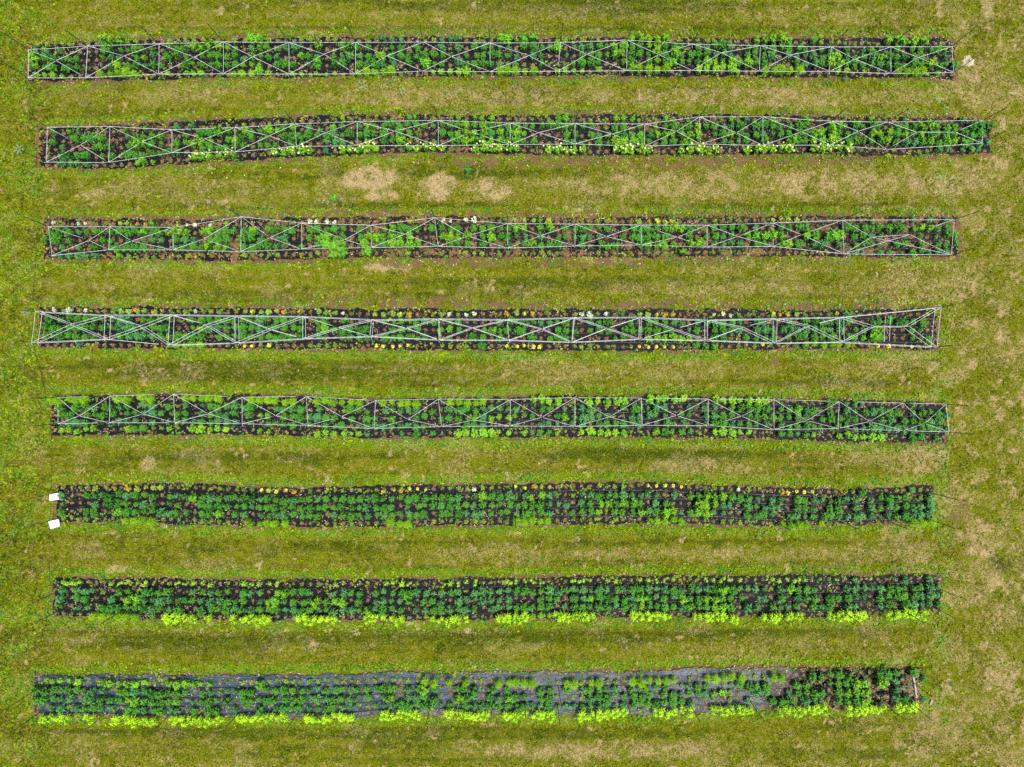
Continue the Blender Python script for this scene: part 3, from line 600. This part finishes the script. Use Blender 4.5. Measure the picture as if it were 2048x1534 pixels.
# key: (name, category, group, adjective, meshes, radius the mesh was drawn for, z)
def var(fn): return [fn(k) for k in range(NV)]
KIND = {
 'D': ('dahlia', 'dahlia', 'dark green dahlias in the beds', 'dark green dahlia', var(lambda k: bush(M['D'], .15, .30, 4 + k % 3, 4, .112, .024, 10 + k))),
 'B': ('bluish_dahlia', 'dahlia', 'blue green dahlias in the beds', 'blue green dahlia', var(lambda k: bush(M['B'], .15, .28, 4 + k % 3, 4, .112, .023, 30 + k))),
 'G': ('bright_dahlia', 'dahlia', 'bright green dahlias in the beds', 'bright green dahlia', var(lambda k: bush(M['G'], .15, .32, 5, 4, .112, .026, 50 + k))),
 'q': ('young_aster', 'aster', 'round young asters along the bed edges', 'round light green aster', var(lambda k: bush(M['Q'], .10, .12, 6, 3, .055, .019, 70 + k, young=.4))),
 'r': ('seedling', 'seedling', 'small seedlings in burnt holes', 'tiny olive seedling', var(lambda k: bush(M['Q'], .05, .07, 4, 2, .048, .015, 90 + k, young=.3))),
 'F': ('feathery_cosmos', 'cosmos', 'feathery plants in blocks of five', 'feathery lime green cosmos', var(lambda k: feather(M['F'], .15, .34, 110 + k))),
 'P': ('leafy_bush', 'bush', 'bright leafy bushes along bed edges', 'bright light green leafy bush', var(lambda k: bush(M['P'], .16, .28, 6, 4, .09, .024, 130 + k, lob=0))),
 'Y': ('chartreuse_amaranth', 'amaranth', 'chartreuse plants in blocks of five', 'vivid chartreuse amaranth with pointed leaves', var(lambda k: star(M['Y'], .19, .34, 4 + k % 2, 150 + k))),
 'S': ('star_leaved_amaranth', 'amaranth', 'star shaped light green plants', 'light green star shaped amaranth', var(lambda k: star(M['S'], .14, .16, 1 + k % 2, 170 + k))),
 'H': ('yellow_stock', 'stock', 'small pale yellow plants along bed edges', 'small pale yellow stock', var(lambda k: bush(M['H'], .08, .11, 6, 3, .05, .02, 190 + k, young=.7))),
 'K': ('broad_leaved_sunflower', 'sunflower', 'large broad leaved plants', 'large broad leaved sunflower', var(lambda k: bush(M['K'], .22, .5, 6, 4, .16, .045, 210 + k, lob=0, per=4))),
 'L': ('young_zinnia', 'zinnia', 'leafy zinnias along top bed edges', 'pale green leafy zinnia', var(lambda k: bush(M['Q'], .12, .16, 6, 3, .075, .03, 230 + k, lob=0, young=.6))),
 'C': ('cream_marigold', 'marigold', 'cream flowered marigolds in blocks of five', 'cream flowered marigold', var(lambda k: bush(M['P'], .16, .30, 7, 4, .075, .02, 250 + k, young=.45))),
 'O': ('orange_zinnia', 'zinnia', 'flowering zinnias along top bed edges', 'orange yellow flowering zinnia', var(lambda k: bush(M['Q'], .11, .13, 6, 3, .07, .028, 270 + k, lob=0))),
 'W': ('white_alyssum', 'alyssum', 'white flowered plants along top bed edges', 'white flowered alyssum', var(lambda k: bush(M['Q'], .08, .08, 6, 3, .05, .015, 290 + k))),
}
CODE = {'d': ('D', .84), 'D': ('D', 1.09), 'b': ('B', .84), 'B': ('B', 1.10), 'g': ('G', .85), 'G': ('G', 1.25), 'q': ('q', 1.1), 'r': ('r', 1.05),
        'f': ('F', .95), 'F': ('F', 1.28), 'p': ('P', .8), 'P': ('P', 1.2), 'y': ('Y', .85), 'Y': ('Y', 1.25), 's': ('S', .8), 'S': ('S', 1.1), 'h': ('H', .95),
        'k': ('K', .92), 'l': ('L', 1.0), 'c': ('C', .9), 'C': ('C', 1.32), 'o': ('O', .95), 'O': ('O', 1.05), 'w': ('W', .9), 'W': ('W', 1.15)}
FL = {k: [head_mesh(M[k], .045, 400 + i) for i in range(3)] for k in ('orange', 'gold', 'red', 'pink')}
FL['cream'] = [head_mesh(M['cream'], .027, 420 + i) for i in range(3)]
FL['white'] = [cluster_mesh(M['white'], .085, 22, 430 + i) for i in range(4)]

plants = []           # (kind, size, bed, line, px, py)
for bi, bed in enumerate(ROWS):
    L1, L5 = itp(BEDS[bi]['l1']), itp(BEDS[bi]['l5'])
    for li, segs in enumerate(bed):
        for si, sg in enumerate(segs):
            for ci, ch in enumerate(sg[:31]):
                if ch == '.': continue
                px = si * 512 + (ci + .5) * PITCH + random.gauss(0, 1.5)
                if px < BEDS[bi]['x0'] + 2 or px > BEDS[bi]['x1'] + 4: continue
                y1, y5 = L1(px), L5(px); py = y1 + (y5 - y1) * li / 4 + random.gauss(0, 1.3)
                k, s = CODE[ch]
                plants.append([k, s * (random.uniform(.84, 1.1) if ch in 'YF' else random.uniform(.78, 1.24)), bi, li, px, py])
plants.sort(key=lambda p: (p[2], p[3], p[4]))
cnt = {}; byk = {}
for p in plants:
    key = (p[0], p[2], p[3]); cnt[key] = cnt.get(key, 0) + 1; p.append(cnt[key]); byk.setdefault(p[0], []).append(p)
def ordinal(n):
    if 10 <= n % 100 <= 20: return f"{n}th"
    return f"{n}{ {1: 'st', 2: 'nd', 3: 'rd'}.get(n % 10, 'th') }"
HEADN = 'the {o} such plant from left'
def pl_label(p):
    k, s, bi, li, px, py, n = p
    adj = KIND[k][3]
    if k in 'DBGP': adj = ('small ' if s < .95 else 'bushy ' if s > 1.28 else '') + adj
    tot = cnt[(k, bi, li)]
    if tot == 1: pos = 'the only one there'
    elif n == 1: pos = 'leftmost there'
    elif n == tot: pos = 'rightmost there'
    else: pos = ordinal(n) + ' from left'
    if k == 'Y': adj = 'vivid chartreuse amaranth'
    return f"{adj}, {LINENAME[li]}, {BEDNAME[bi]}, {pos}"
FLOWCOL = {}
for k, L in byk.items():
    name, cat, group, adj, meshes = KIND[k]
    L2 = sorted(L, key=lambda p: -p[1] * (1 + 0.0001 * random.random()))
    # keep the 300 largest as things; flower colour etc. only on things
    ind, rest = L2[:300], L2[300:]
    for p in ind:
        _, s, bi, li, px, py, n = p
        o = link(name, None if k in 'COHW' else random.choice(meshes), None, (PX(px, ZP), PY(py, ZP), 0.012))
        if k in 'COHW': link('foliage', random.choice(meshes), o)
        o.rotation_euler = (random.uniform(-.06, .06), random.uniform(-.06, .06), random.uniform(0, 6.28))
        o.scale = (s, s, s * random.uniform(.85, 1.15))
        tag(o, pl_label(p), cat, group)
        if k == 'C':
            for f in range(random.choice((2, 3, 3, 4)) if s > .9 else 1):
                a = random.uniform(0, 6.28); rr = random.uniform(.02, .14)
                c = link('flower', random.choice(FL['cream']), o, (rr * math.cos(a), rr * math.sin(a), .34 - rr * .3))
        if k == 'O':
            colr = random.choice(['orange', 'orange', 'gold', 'gold']); nf = random.choice((1, 2, 2, 3))
            for f in range(nf):
                a = random.uniform(0, 6.28); rr = random.uniform(.0, .09)
                c = link('flower', random.choice(FL[colr]), o, (rr * math.cos(a), rr * math.sin(a), .19 - rr * .3))
                q = random.uniform(.7, 1.2); c.scale = (q, q, q)
        if k == 'H':
            c = link('flower', random.choice(FL['gold']), o, (0, 0, .13)); c.scale = (.8, .8, .8)
        if k == 'W':
            c = link('flower_cluster', random.choice(FL['white']), o, (0, 0, .03))
    if rest:
        Vs, Fs, Ts, Ps = [], [], [], []; off = 0
        cache = []
        for me in meshes:
            v = np.zeros(len(me.vertices) * 3, np.float32); me.vertices.foreach_get('co', v); v = v.reshape(-1, 3)
            t = np.zeros(len(v), np.float32); me.attributes['tint'].data.foreach_get('value', t)
            me.calc_loop_triangles(); tr = np.zeros(len(me.loop_triangles) * 3, np.int32); me.loop_triangles.foreach_get('vertices', tr)
            cache.append((v, t, tr.reshape(-1, 3)))
        for p in rest:
            v, t, tr = random.choice(cache); _, s, bi, li, px, py, n = p
            a = random.uniform(0, 6.28); R = np.array([[math.cos(a), -math.sin(a), 0], [math.sin(a), math.cos(a), 0], [0, 0, 1]])
            w = (v * s) @ R.T + np.array([PX(px, ZP), PY(py, ZP), .012])
            Vs.append(w); Fs.append(tr + off); off += len(v); Ts.append(t); Ps.append(np.full(len(v), random.random() - .5))
        me = tri_mesh(name + '_planting', np.concatenate(Vs), np.concatenate(Fs), meshes[0].materials[0], {'tint': np.concatenate(Ts), 'ptint': np.concatenate(Ps)})
        tag(link(name + '_planting', me), 'many more ' + adj + ' plants filling the bed lines', kind='stuff')
print('PLANTS', {k: len(v) for k, v in byk.items()})

# ------------------------------------------------------------------ stakes and strings
HS = 1.6; ZS = 0.32
def C3(L): return L
STR = {
 0: dict(t=[(56,99),(175,92),(318,87),(447,84),(578,85),(711,84.5),(847,84),(980,85.5),(1121,85),(1254,80),(1385,87.5),(1521,91),(1663,93),(1782,93),(1905,92.5)],
         b=[(57,156),(171,155),(317,148),(446,147),(578,147.5),(711,147),(846,142.5),(980,143),(1116,142.5),(1253.5,141),(1384,141),(1519,142),(1658.5,143),(1782,147),(1908,144.5)],
         c=[(112,121),(247,111),(388,114),(505,112.5),(648,108),(774,111),(903,112.5),(1058,111),(1174,108),(1318,109),(1443,105.5),(1580,110),(1710,118),(1837,115)], skip=(6, 10)),
 1: dict(t=[(94,254),(220,253),(344,259.5),(469.5,255),(589.5,247.5),(714.5,243),(876.5,241),(1021,246),(1150,247),(1289.5,248),(1399.5,233),(1526,233),(1663.5,242.5),(1776,244),(1966,240)],
         b=[(92,324),(217.5,325),(344,305.5),(470,303),(592.5,292.5),(714,291),(876.5,291),(1020,289),(1150,288),(1289,292.5),(1401,287.5),(1526.5,290.5),(1661,289.5),(1774,299),(1965.5,286)],
         c=[(161,290),(284,283),(409,277),(538,271),(651,264.5),(789.5,262),(942,264),(1078,264.5),(1224,267.5),(1353,262.5),(1473,265.5),(1603.5,263),(1717,262),((1833.5,264),(1911,264))], skip=(12, 13)),
 2: dict(t=[(96,453),(219,453),(346,455),(482,433),(603,446),(741.5,450),(869.5,435.5),(1015,447),(1150,448),(1282,450),(1414.5,450),(1546,446),(1686,440),(1909,439)],
         b=[(104.5,511),(217.5,499.5),(346,499.5),(481,503),(603,498),(743,495),(876,492.5),(1015,496),(1150,492),(1283,490),(1414.5,494),(1546.5,492.5),(1688.5,507.5),(1903.5,509.5)],
         c=[(178,480.5),(262,482),(407,477.5),(539.5,475),(689.5,479),(810,468),(935,472),(1081.5,471),(1213,472.5),(1355,474),(1476,472.5),(1603.5,469),((1743.5,474),(1820,469))], skip=()),
 3: dict(t=[(71,623),(209.5,630),(339,629),(469,631),(605,632.5),(743,639),(877,637.5),(1014.5,639),(1149,635),(1283,634),(1415,640),(1555,637),(1688,634),(1883,614.5)],
         b=[(62.5,685),(207.5,678),(336,690),(470,685.5),(605,677),(740,672.5),(878,679.5),(1018,680),(1145,684),(1281.5,678),(1415,680.5),(1553,686),(1688.5,684),(1875,694)],
         c=[(140,649),(279,652.5),(410,650),(536.5,658),(677,655),(812,656),(944.5,655),(1084,657),(1215,656),(1349,657.5),(1486.5,654),(1621,651),((1750,652.5),(1818.5,652.5))], skip=()),
 4: dict(t=[(115,795),(220,792),(347,788),(484,794.5),(612,793),(751,801),(876.5,798),(1021,799),(1150,795),(1283,796),(1416.5,798),(1548,799),(1679,803),(1806,806),(1893,808)],
         b=[(115.5,847.5),(219,845.5),(349,845.5),(484,847.5),(616,851),(748,857),(883,853),(1020,852),(1150,853),(1284,850.5),(1416.5,851),(1548.5,859.5),(1676,857),(1806.5,861),(1898.5,864)],
         c=[(158,832),(286,828),(416,827.5),(551.5,831),(683,833),(816,839),(948,840),(1084,834.5),(1218.5,834),(1353,831),(1483.5,832.5),(1614,841),(1740,843),(1850.5,847)], skip=(13,)),
}
stakes = []           # (x, y, bed, line name, index, total)
def flat(cs):
    out = []
    for c in cs: out += list(c) if isinstance(c[0], tuple) else [c]
    return out
def G(p, z): return (PX(p[0], z), PY(p[1], z))
for bi in range(5):
    z = .85 if bi == 3 else ZS
    for nm, L in (('top', STR[bi]['t']), ('bottom', STR[bi]['b']), ('middle', flat(STR[bi]['c']))):
        for k, p in enumerate(L): stakes.append((*G(p, z), bi, nm, k, len(L)))
def tips(L): return L
BX = {5: [121,251,381,511,641,771,901,1031,1161,1291,1420,1545,1676,1770,1862],
      6: [76,200,341,487,615,760,894,1025,1161,1301,1439,1576,1718,1844,1914],
      7: [25,172,307,450,575,703,851,982,1121,1267,1400,1530,1673,1799,1866]}
BY = {6: [1243,1247,1258,1252,1250,1260,1255,1250,1243,1251,1252,1248,1245,1241,1238], 7: [1463,1458,1462,1461,1458,1456,1453,1450,1450,1445,1444,1442,1446,1434,1440]}
for bi in (5, 6, 7):
    L1, L5 = itp(BEDS[bi]['l1']), itp(BEDS[bi]['l5'])
    if bi == 5:
        tl = [(x, L1(x) + 11) for x in BX[5]]; bl = [(x, L5(x) - 6) for x in BX[5]]
        tl[0] = (121, 984); bl[0] = (121, 1036); tl[-1] = (1862, 986); bl[-1] = (1857, 1038)
    else:
        k = 1 - HS / HC
        bl = [(CX + (x - CX) * k, CY + (y - CY) * k) for x, y in zip(BX[bi], BY[bi])]
        tl = [(x + random.uniform(-2, 2), L1(x) + 9) for x, y in bl]
    ml = [((bl[i][0] + bl[i + 1][0]) / 2, (L1(bl[i][0]) + L5(bl[i][0])) / 2 + random.uniform(-2, 2)) for i in range(len(bl) - 1)]
    for nm, L in (('top', tl), ('bottom', bl), ('middle', ml)):
        for k, p in enumerate(L): stakes.append((*G(p, 0), bi, nm, k, len(L)))
smb = MB(); smb.tube([(0, 0, -.05), (0, 0, HS - .02), (0, 0, HS)], [.0125, .0125, .006], 6)
for k in range(14): smb.tube([(0, 0, .1 + k * .105), (0, 0, .11 + k * .105)], .0145, 6, .8)
stake_me = smb.mesh('garden_stake', M['stake'])
def stake_label(bi, nm, k, n):
    pos = 'leftmost' if k == 0 else 'rightmost' if k == n - 1 else ordinal(k + 1) + ' from left'
    where = {'top': 'along upper side', 'bottom': 'along lower side', 'middle': 'in the centre'}[nm]
    return f"thin green garden stake, {pos} {where} of {BEDNAME[bi]}"
st = sorted(stakes, key=lambda q: -math.hypot(q[0], q[1]))
for q in st[:300]:
    o = link('garden_stake', stake_me, None, (q[0], q[1], 0)); o.rotation_euler = (random.gauss(0, .014), random.gauss(0, .014), random.uniform(0, 3))
    o.scale = (1, 1, random.uniform(.95, 1.04)); tag(o, stake_label(*q[2:]), 'stake', 'green garden stakes in the flower beds')
if len(st) > 300:
    mb = MB()
    for q in st[300:]: mb.tube([(q[0], q[1], -.05), (q[0] + random.gauss(0, .02), q[1] + random.gauss(0, .02), HS)], .014, 6)
    tag(link('garden_stake_rest', mb.mesh('garden_stakes', M['stake'])), 'the green stakes nearest the middle, seen almost end on', kind='stuff')
print('STAKES', len(st))

def string_seg(name, a, b, root, sag=.02, r=.0048):
    a = np.array(a, float); b = np.array(b, float); pts = []
    for k in range(7):
        f = k / 6; p = a * (1 - f) + b * f; p[2] -= sag * 4 * f * (1 - f); pts.append(tuple(p - np.array(root.location)))
    mb = MB(); mb.tube(pts, r * random.uniform(.9, 1.15), 5, random.random())
    return link(name, mb.mesh(name, M['string']), root)
TIERS = [(0, ZS, 'white twine trellis zigzagging over the topmost bed'), (1, ZS, 'white twine trellis over the second bed from top'),
         (2, ZS, 'white twine trellis over the third bed from top'), (3, .85, 'upper of the two white twine layers over the fourth bed'),
         (3, .50, 'lower of the two white twine layers over the fourth bed'), (4, ZS, 'white twine trellis over the fifth bed, lowest stringed bed')]
for bi, z, lab in TIERS:
    zr = .85 if bi == 3 else ZS; d = STR[bi]
    T = [(*G(p, zr), z + random.uniform(-.02, .02)) for p in d['t']]; Bm = [(*G(p, zr), z + random.uniform(-.02, .02)) for p in d['b']]
    root = link('twine_trellis', None, None, (*G(d['t'][0], zr), 0)); tag(root, lab, 'twine', 'white twine stretched over the flower beds')
    for k in range(len(T) - 1):
        string_seg('edge_string', T[k], T[k + 1], root, .015); string_seg('edge_string', Bm[k], Bm[k + 1], root, .015)
    for k in range(len(T)):
        if k in d['skip']: continue
        string_seg('cross_string', T[k], Bm[k], root, .01)
    for k, c in enumerate(d['c']):
        cs = list(c) if isinstance(c[0], tuple) else [c]; cz = z - random.uniform(-.01, .03)
        c0 = (*G(cs[0], zr), cz); c1 = (*G(cs[-1], zr), cz)
        string_seg('diagonal_string', T[k], c0, root, .01); string_seg('diagonal_string', Bm[k], c0, root, .01)
        if len(cs) > 1: string_seg('diagonal_string', c0, c1, root, .01)
        string_seg('diagonal_string', c1, T[k + 1], root, .01); string_seg('diagonal_string', c1, Bm[k + 1], root, .01)
    if bi in (2, 3):   # loose extra lengths
        if bi == 2: string_seg('diagonal_string', Bm[-2], (*G((1820, 469), zr), z), root); string_seg('diagonal_string', (*G((1743.5, 474), zr), z), Bm[-1], root)
        else: string_seg('cross_string', (*G((1782, 630), zr), z), (*G((1779, 682), zr), z), root)
    mb = MB()
    for p in T + Bm:      # tied ends hanging off the stakes
        q = np.array(p) - np.array(root.location); a = random.uniform(0, 6.3); l = random.uniform(.03, .12)
        mb.tube([tuple(q), tuple(q + np.array([math.cos(a) * l * .6, math.sin(a) * l * .6, -.02])), tuple(q + np.array([math.cos(a + .4) * l, math.sin(a + .4) * l, -.08]))], .0045, 4)
        mb.tube([tuple(q + np.array([0, 0, -.02])), tuple(q + np.array([0, 0, .02]))], .014, 6)
    o = link('string_knots', mb.mesh('string_knots', M['string']), root)

# ------------------------------------------------------------------ drip lines, header hose, connectors
def smooth_tube(name, pts, r, mat, label, cat, group=None):
    mb = MB(); mb.tube(pts, r, 6); o = link(name, mb.mesh(name, mat)); tag(o, label, cat, group); return o
for bi, b in enumerate(BEDS):
    L1, L5 = itp(b['l1']), itp(b['l5'])
    for k, f in enumerate((.125, .375, .625, .875)):
        pts = []
        ph = random.uniform(0, 9)
        for x in np.arange(b['x0'] + 6, b['x1'] - 6, 14):
            y = L1(x) + (L5(x) - L1(x)) * f + 1.2 * math.sin(x / 60 + ph) + .7 * math.sin(x / 23 + ph)
            pts.append((PX(x), PY(y), .034))
        nm = ['uppermost', 'second', 'third', 'lowest'][k]
        smooth_tube('drip_line', pts, .009, M['drip'], f"{nm} black drip line running along {BEDNAME[bi]}", 'drip line', 'black drip lines laid between the plant lines')
hp = [(50,150),(54,200),(60,230),(72,300),(76,380),(74,440),(72,520),(66,600),(66,690),(80,735),(88,770),(95,810),(102,850),(104,900),(103,960),(99,1050),(98,1110),(99,1170),(96,1230),(80,1290),(70,1345),(70,1425)]
smooth_tube('header_hose', [(PX(x), PY(y), -.004 + .012 * math.sin(y / 37.0)) for x, y in hp], .009, M['drip'], 'long black header hose half buried in grass left of all beds', 'hose')
vb = MB(); vb.tube([(-.03, 0, 0), (.03, 0, 0)], .014, 8); vb.tube([(0, 0, 0), (0, 0, .03)], .009, 6); vb.box(-.022, .022, -.008, .008, .03, .042)
vm = vb.mesh('hose_valve', M['valve'])
vs = []
for bi, b in enumerate(BEDS):
    L1, L5 = itp(b['l1']), itp(b['l5'])
    for k, f in enumerate((.125, .375, .625, .875)):
        x = b['x0'] - (6 if bi in (5, 6) else -4); y = L1(x) + (L5(x) - L1(x)) * f
        o = link('hose_valve', vm, None, (PX(x), PY(y), .04)); o.rotation_euler = (0, 0, random.uniform(-.3, .3)); o.scale = (1.3, 1.3, 1.3)
        tag(o, f"orange drip valve at left end of {BEDNAME[bi]}, {['uppermost','second from top','third from top','lowest'][k]} of four", 'valve', 'orange drip valves at the bed ends')

# ------------------------------------------------------------------ the two signs
def sign(b0, b1, t0, t1, label, marks):
    """upright board: bottom edge b0-b1, height .6, leaning with its top towards t0-t1 (photo pixels)"""
    zt = .30
    B0 = np.array([*G(b0, .02), .02]); B1 = np.array([*G(b1, .02), .02]); T0 = np.array([*G(t0, zt), zt]); T1 = np.array([*G(t1, zt), zt])
    root = link('yard_sign', None, None, tuple((B0 + B1) / 2 - np.array([0, 0, .02]))); tag(root, label, 'sign', 'white signs at the left end of a bed')
    n = np.cross(B1 - B0, T0 - B0); n /= np.linalg.norm(n)
    if n[0] < 0: n = -n
    r0 = np.array(root.location)
    def quadbox(name, mat, u0, u1, v0, v1, w0, w1, mb=None):
        own = mb is None; mb = mb or MB()
        P = lambda u, v, w: tuple((B0 * (1 - u) + B1 * u) * (1 - v) + (T0 * (1 - u) + T1 * u) * v + n * w - r0)
        vs = [P(u, v, w) for u in (u0, u1) for v in (v0, v1) for w in (w0, w1)]
        mb.add(vs, [(0, 1, 3, 2), (4, 6, 7, 5), (0, 4, 5, 1), (2, 3, 7, 6), (0, 2, 6, 4), (1, 5, 7, 3)])
        if own: return link(name, mb.mesh(name, mat), root)
    quadbox('board', M['sign'], 0, 1, 0, 1, -.004, .004)
    mb = MB()
    for (u0, u1, v0, v1) in marks: quadbox('', None, u0, u1, v0, v1, .0042, .006, mb)
    link('lettering', mb.mesh('lettering', M['ink']), root)
r2 = random.Random(5)
def text_marks(u0, u1, v0, h, n, lean=0):
    out = []; w = (u1 - u0) / n
    for i in range(n):
        a = u0 + i * w; dv = lean * i / n
        k = r2.choice((0, 1, 2))
        out.append((a, a + w * .28, v0 + dv, v0 + dv + h))
        if k != 1: out.append((a + w * .28, a + w * .8, v0 + dv + h * (.75 if k else .4), v0 + dv + h * (1 if k else .62)))
        if k != 0: out.append((a + w * .55, a + w * .8, v0 + dv, v0 + dv + h * .74))
    return out
sign((121,998.7),(120.7,985.3),(99,1001.6),(98.6,988), 'upright white sign with one dark line of lettering, at upper left corner of sixth bed', text_marks(.12, .92, .20, .11, 7))
sign((119.8,1052.8),(117.5,1038.4),(100.9,1058),(96.3,1042.4), 'tilted white sign with two short purple marks, at lower left corner of sixth bed', text_marks(.20, .5, .25, .10, 3) + text_marks(.55, .9, .30, .10, 4) + text_marks(.4, .5, .12, .06, 1))

# ------------------------------------------------------------------ pale rock, boards, pale weeds, stones
def rock(name, px, py, rx, ry, h, mat, label, cat, seed, group=None):
    r = np.random.default_rng(seed); vs = []; fs = []; n, m = 34, 8
    for j in range(m + 1):
        for i in range(n):
            a = 2 * math.pi * i / n; f = j / m
            rad = (1 - f ** 1.6) * (1 + .14 * math.sin(3 * a + seed) + .13 * math.sin(7 * a + 2 * seed)) + r.uniform(-.14, .14) * (j < m)
            z = h * (1 - (1 - f) ** 2) + r.uniform(-.4, .4) * h * (0 < j)
            vs.append((rx * rad * math.cos(a), ry * rad * math.sin(a), z if j else -.02))
    for j in range(m):
        for i in range(n): fs.append((j * n + i, j * n + (i + 1) % n, (j + 1) * n + (i + 1) % n, (j + 1) * n + i))
    fs.append(tuple(m * n + i for i in range(n)))
    mb = MB(); mb.add(vs, fs); o = link(name, mb.mesh(name, mat), None, (PX(px), PY(py), 0)); tag(o, label, cat, group)
rock('pale_rock', 1935, 123, .22, .20, .07, M['rock'], 'broken cream coloured rock lying at the right end of the topmost bed', 'rock', 3)
def stick(p, q, w, h, label, name='wooden_board', cat='board'):
    a = np.array([*G(p, 0)]); b = np.array([*G(q, 0)]); d = b - a; L = np.linalg.norm(d)
    mb = MB(); ns = 10; vs = []; fs = []
    for i in range(ns + 1):
        f = i / ns; wob = .012 * math.sin(f * 5); ww = w * (1 - .25 * f)
        for (s, z) in ((-1, 0), (1, 0), (1, h), (-1, h)): vs.append((f * L, wob + s * ww / 2, z + .03))
    for i in range(ns):
        for k in range(4): fs.append((i * 4 + k, i * 4 + (k + 1) % 4, (i + 1) * 4 + (k + 1) % 4, (i + 1) * 4 + k))
    fs += [(3, 2, 1, 0), tuple(ns * 4 + k for k in range(4))]
    mb.add(vs, fs); o = link(name, mb.mesh(name, M['wood']), None, (a[0], a[1], .02)); o.rotation_euler = (0, 0, math.atan2(d[1], d[0])); tag(o, label, cat)
stick((1823, 1347), (1832, 1394), .06, .03, 'grey weathered board lying across the right end of the bottom bed')
stick((1862, 1398), (1859, 1408), .055, .02, 'short pale wood offcut on the grass right of the bottom bed', 'wood_offcut', 'wood')
stick((1655, 1172), (1661, 1166), .03, .012, 'short pale stick on fabric near right end of second bed from bottom', 'wood_stick', 'stick')
def thistle(px, py, R, seed, label):
    r = random.Random(seed); mb = MB()
    for s in range(7):
        a = s * .9 + r.uniform(-.3, .3); e = (R * math.cos(a), R * math.sin(a), .10)
        mb.tube([(0, 0, 0), (e[0] * .5, e[1] * .5, .09), e], .006, 4, .6)
        for k in range(9):
            f = .25 + .75 * k / 8; o = (e[0] * f, e[1] * f, .09)
            leaf(mb, o, a + (1 if k % 2 else -1) * .9, R * .30, .010, .3, r.uniform(.3, 1))
    o = link('pale_weed', mb.mesh('pale_weed', M['W']), None, (PX(px), PY(py), 0)); tag(o, label, 'weed', 'pale silvery weeds in the grass')
thistle(727, 172, 0.18, 1, 'spreading pale silvery weed in grass just below the topmost bed')
thistle(806, 184, 0.13, 2, 'smaller pale weed right of the spreading one below topmost bed')
thistle(715, 1262, 0.14, 3, 'pale silvery weed in grass below the second bed from bottom')
thistle(54, 626, 0.16, 5, 'pale silvery weed at the left corner of the fourth bed')
thistle(40, 300, 0.18, 8, 'pale weed on the left grass beside the second bed')
def darkweed(px, py, s, label, k='D'):
    o = link('dark_weed', random.choice(KIND[k][4]), None, (PX(px), PY(py), 0)); o.scale = (s, s, s * .7); o.rotation_euler = (0, 0, random.uniform(0, 6)); tag(o, label, 'weed', 'dark leafy weeds in the grass')
darkweed(936, 342, 1.0, 'dark leafy weed in grass above the bare patch right of centre')
darkweed(934, 352, .7, 'smaller dark weed just under the leafy one by bare patches')
darkweed(668, 398, 1.1, 'dark leafy weed clump left of the large tan patches', 'G')
darkweed(1765, 1334, .9, 'leafy weed on top edge of bottom bed near its right end')
darkweed(1843, 1355, .9, 'leafy weed just right of the weathered board')
darkweed(1845, 1397, .8, 'bluish weed at lower right corner of the bottom bed', 'B')
darkweed(1688, 160, .6, 'dark weed hanging off lower edge of topmost bed', 'B')

# daisies and stones: pale dots in the lawn
def dots():
    mb = MB(); r = random.Random(9)
    pts = [(389,331),(387,338),(395,336),(390,347),(412,346),(408,347),(424,346),(430,338),(440,347),(454,356),(463,342),(489,350),(497,334),(1564,325),(1563,330),(1569,333),(1705,328),(1652,324),(668,965),(1388,942)]
    pts += [(r.uniform(560, 1900), r.choice((323, 330, 520, 528, 540, 602, 608, 430, 425)) + r.gauss(0, 6)) for _ in range(230)]
    for (x, y) in pts:
        s = r.uniform(.010, .026); c = (PX(x), PY(y), .02)
        mb.add([(c[0] + s * math.cos(k * 1.05), c[1] + s * math.sin(k * 1.05), .012) for k in range(6)] + [(c[0], c[1], .012 + s)], [(k, (k + 1) % 6, 6) for k in range(6)], r.uniform(.3, 1))
    tag(link('pebbles', mb.mesh('pebbles', M['cream'])), 'pale pebbles and fallen petals scattered over soil and grass', kind='stuff')
dots()
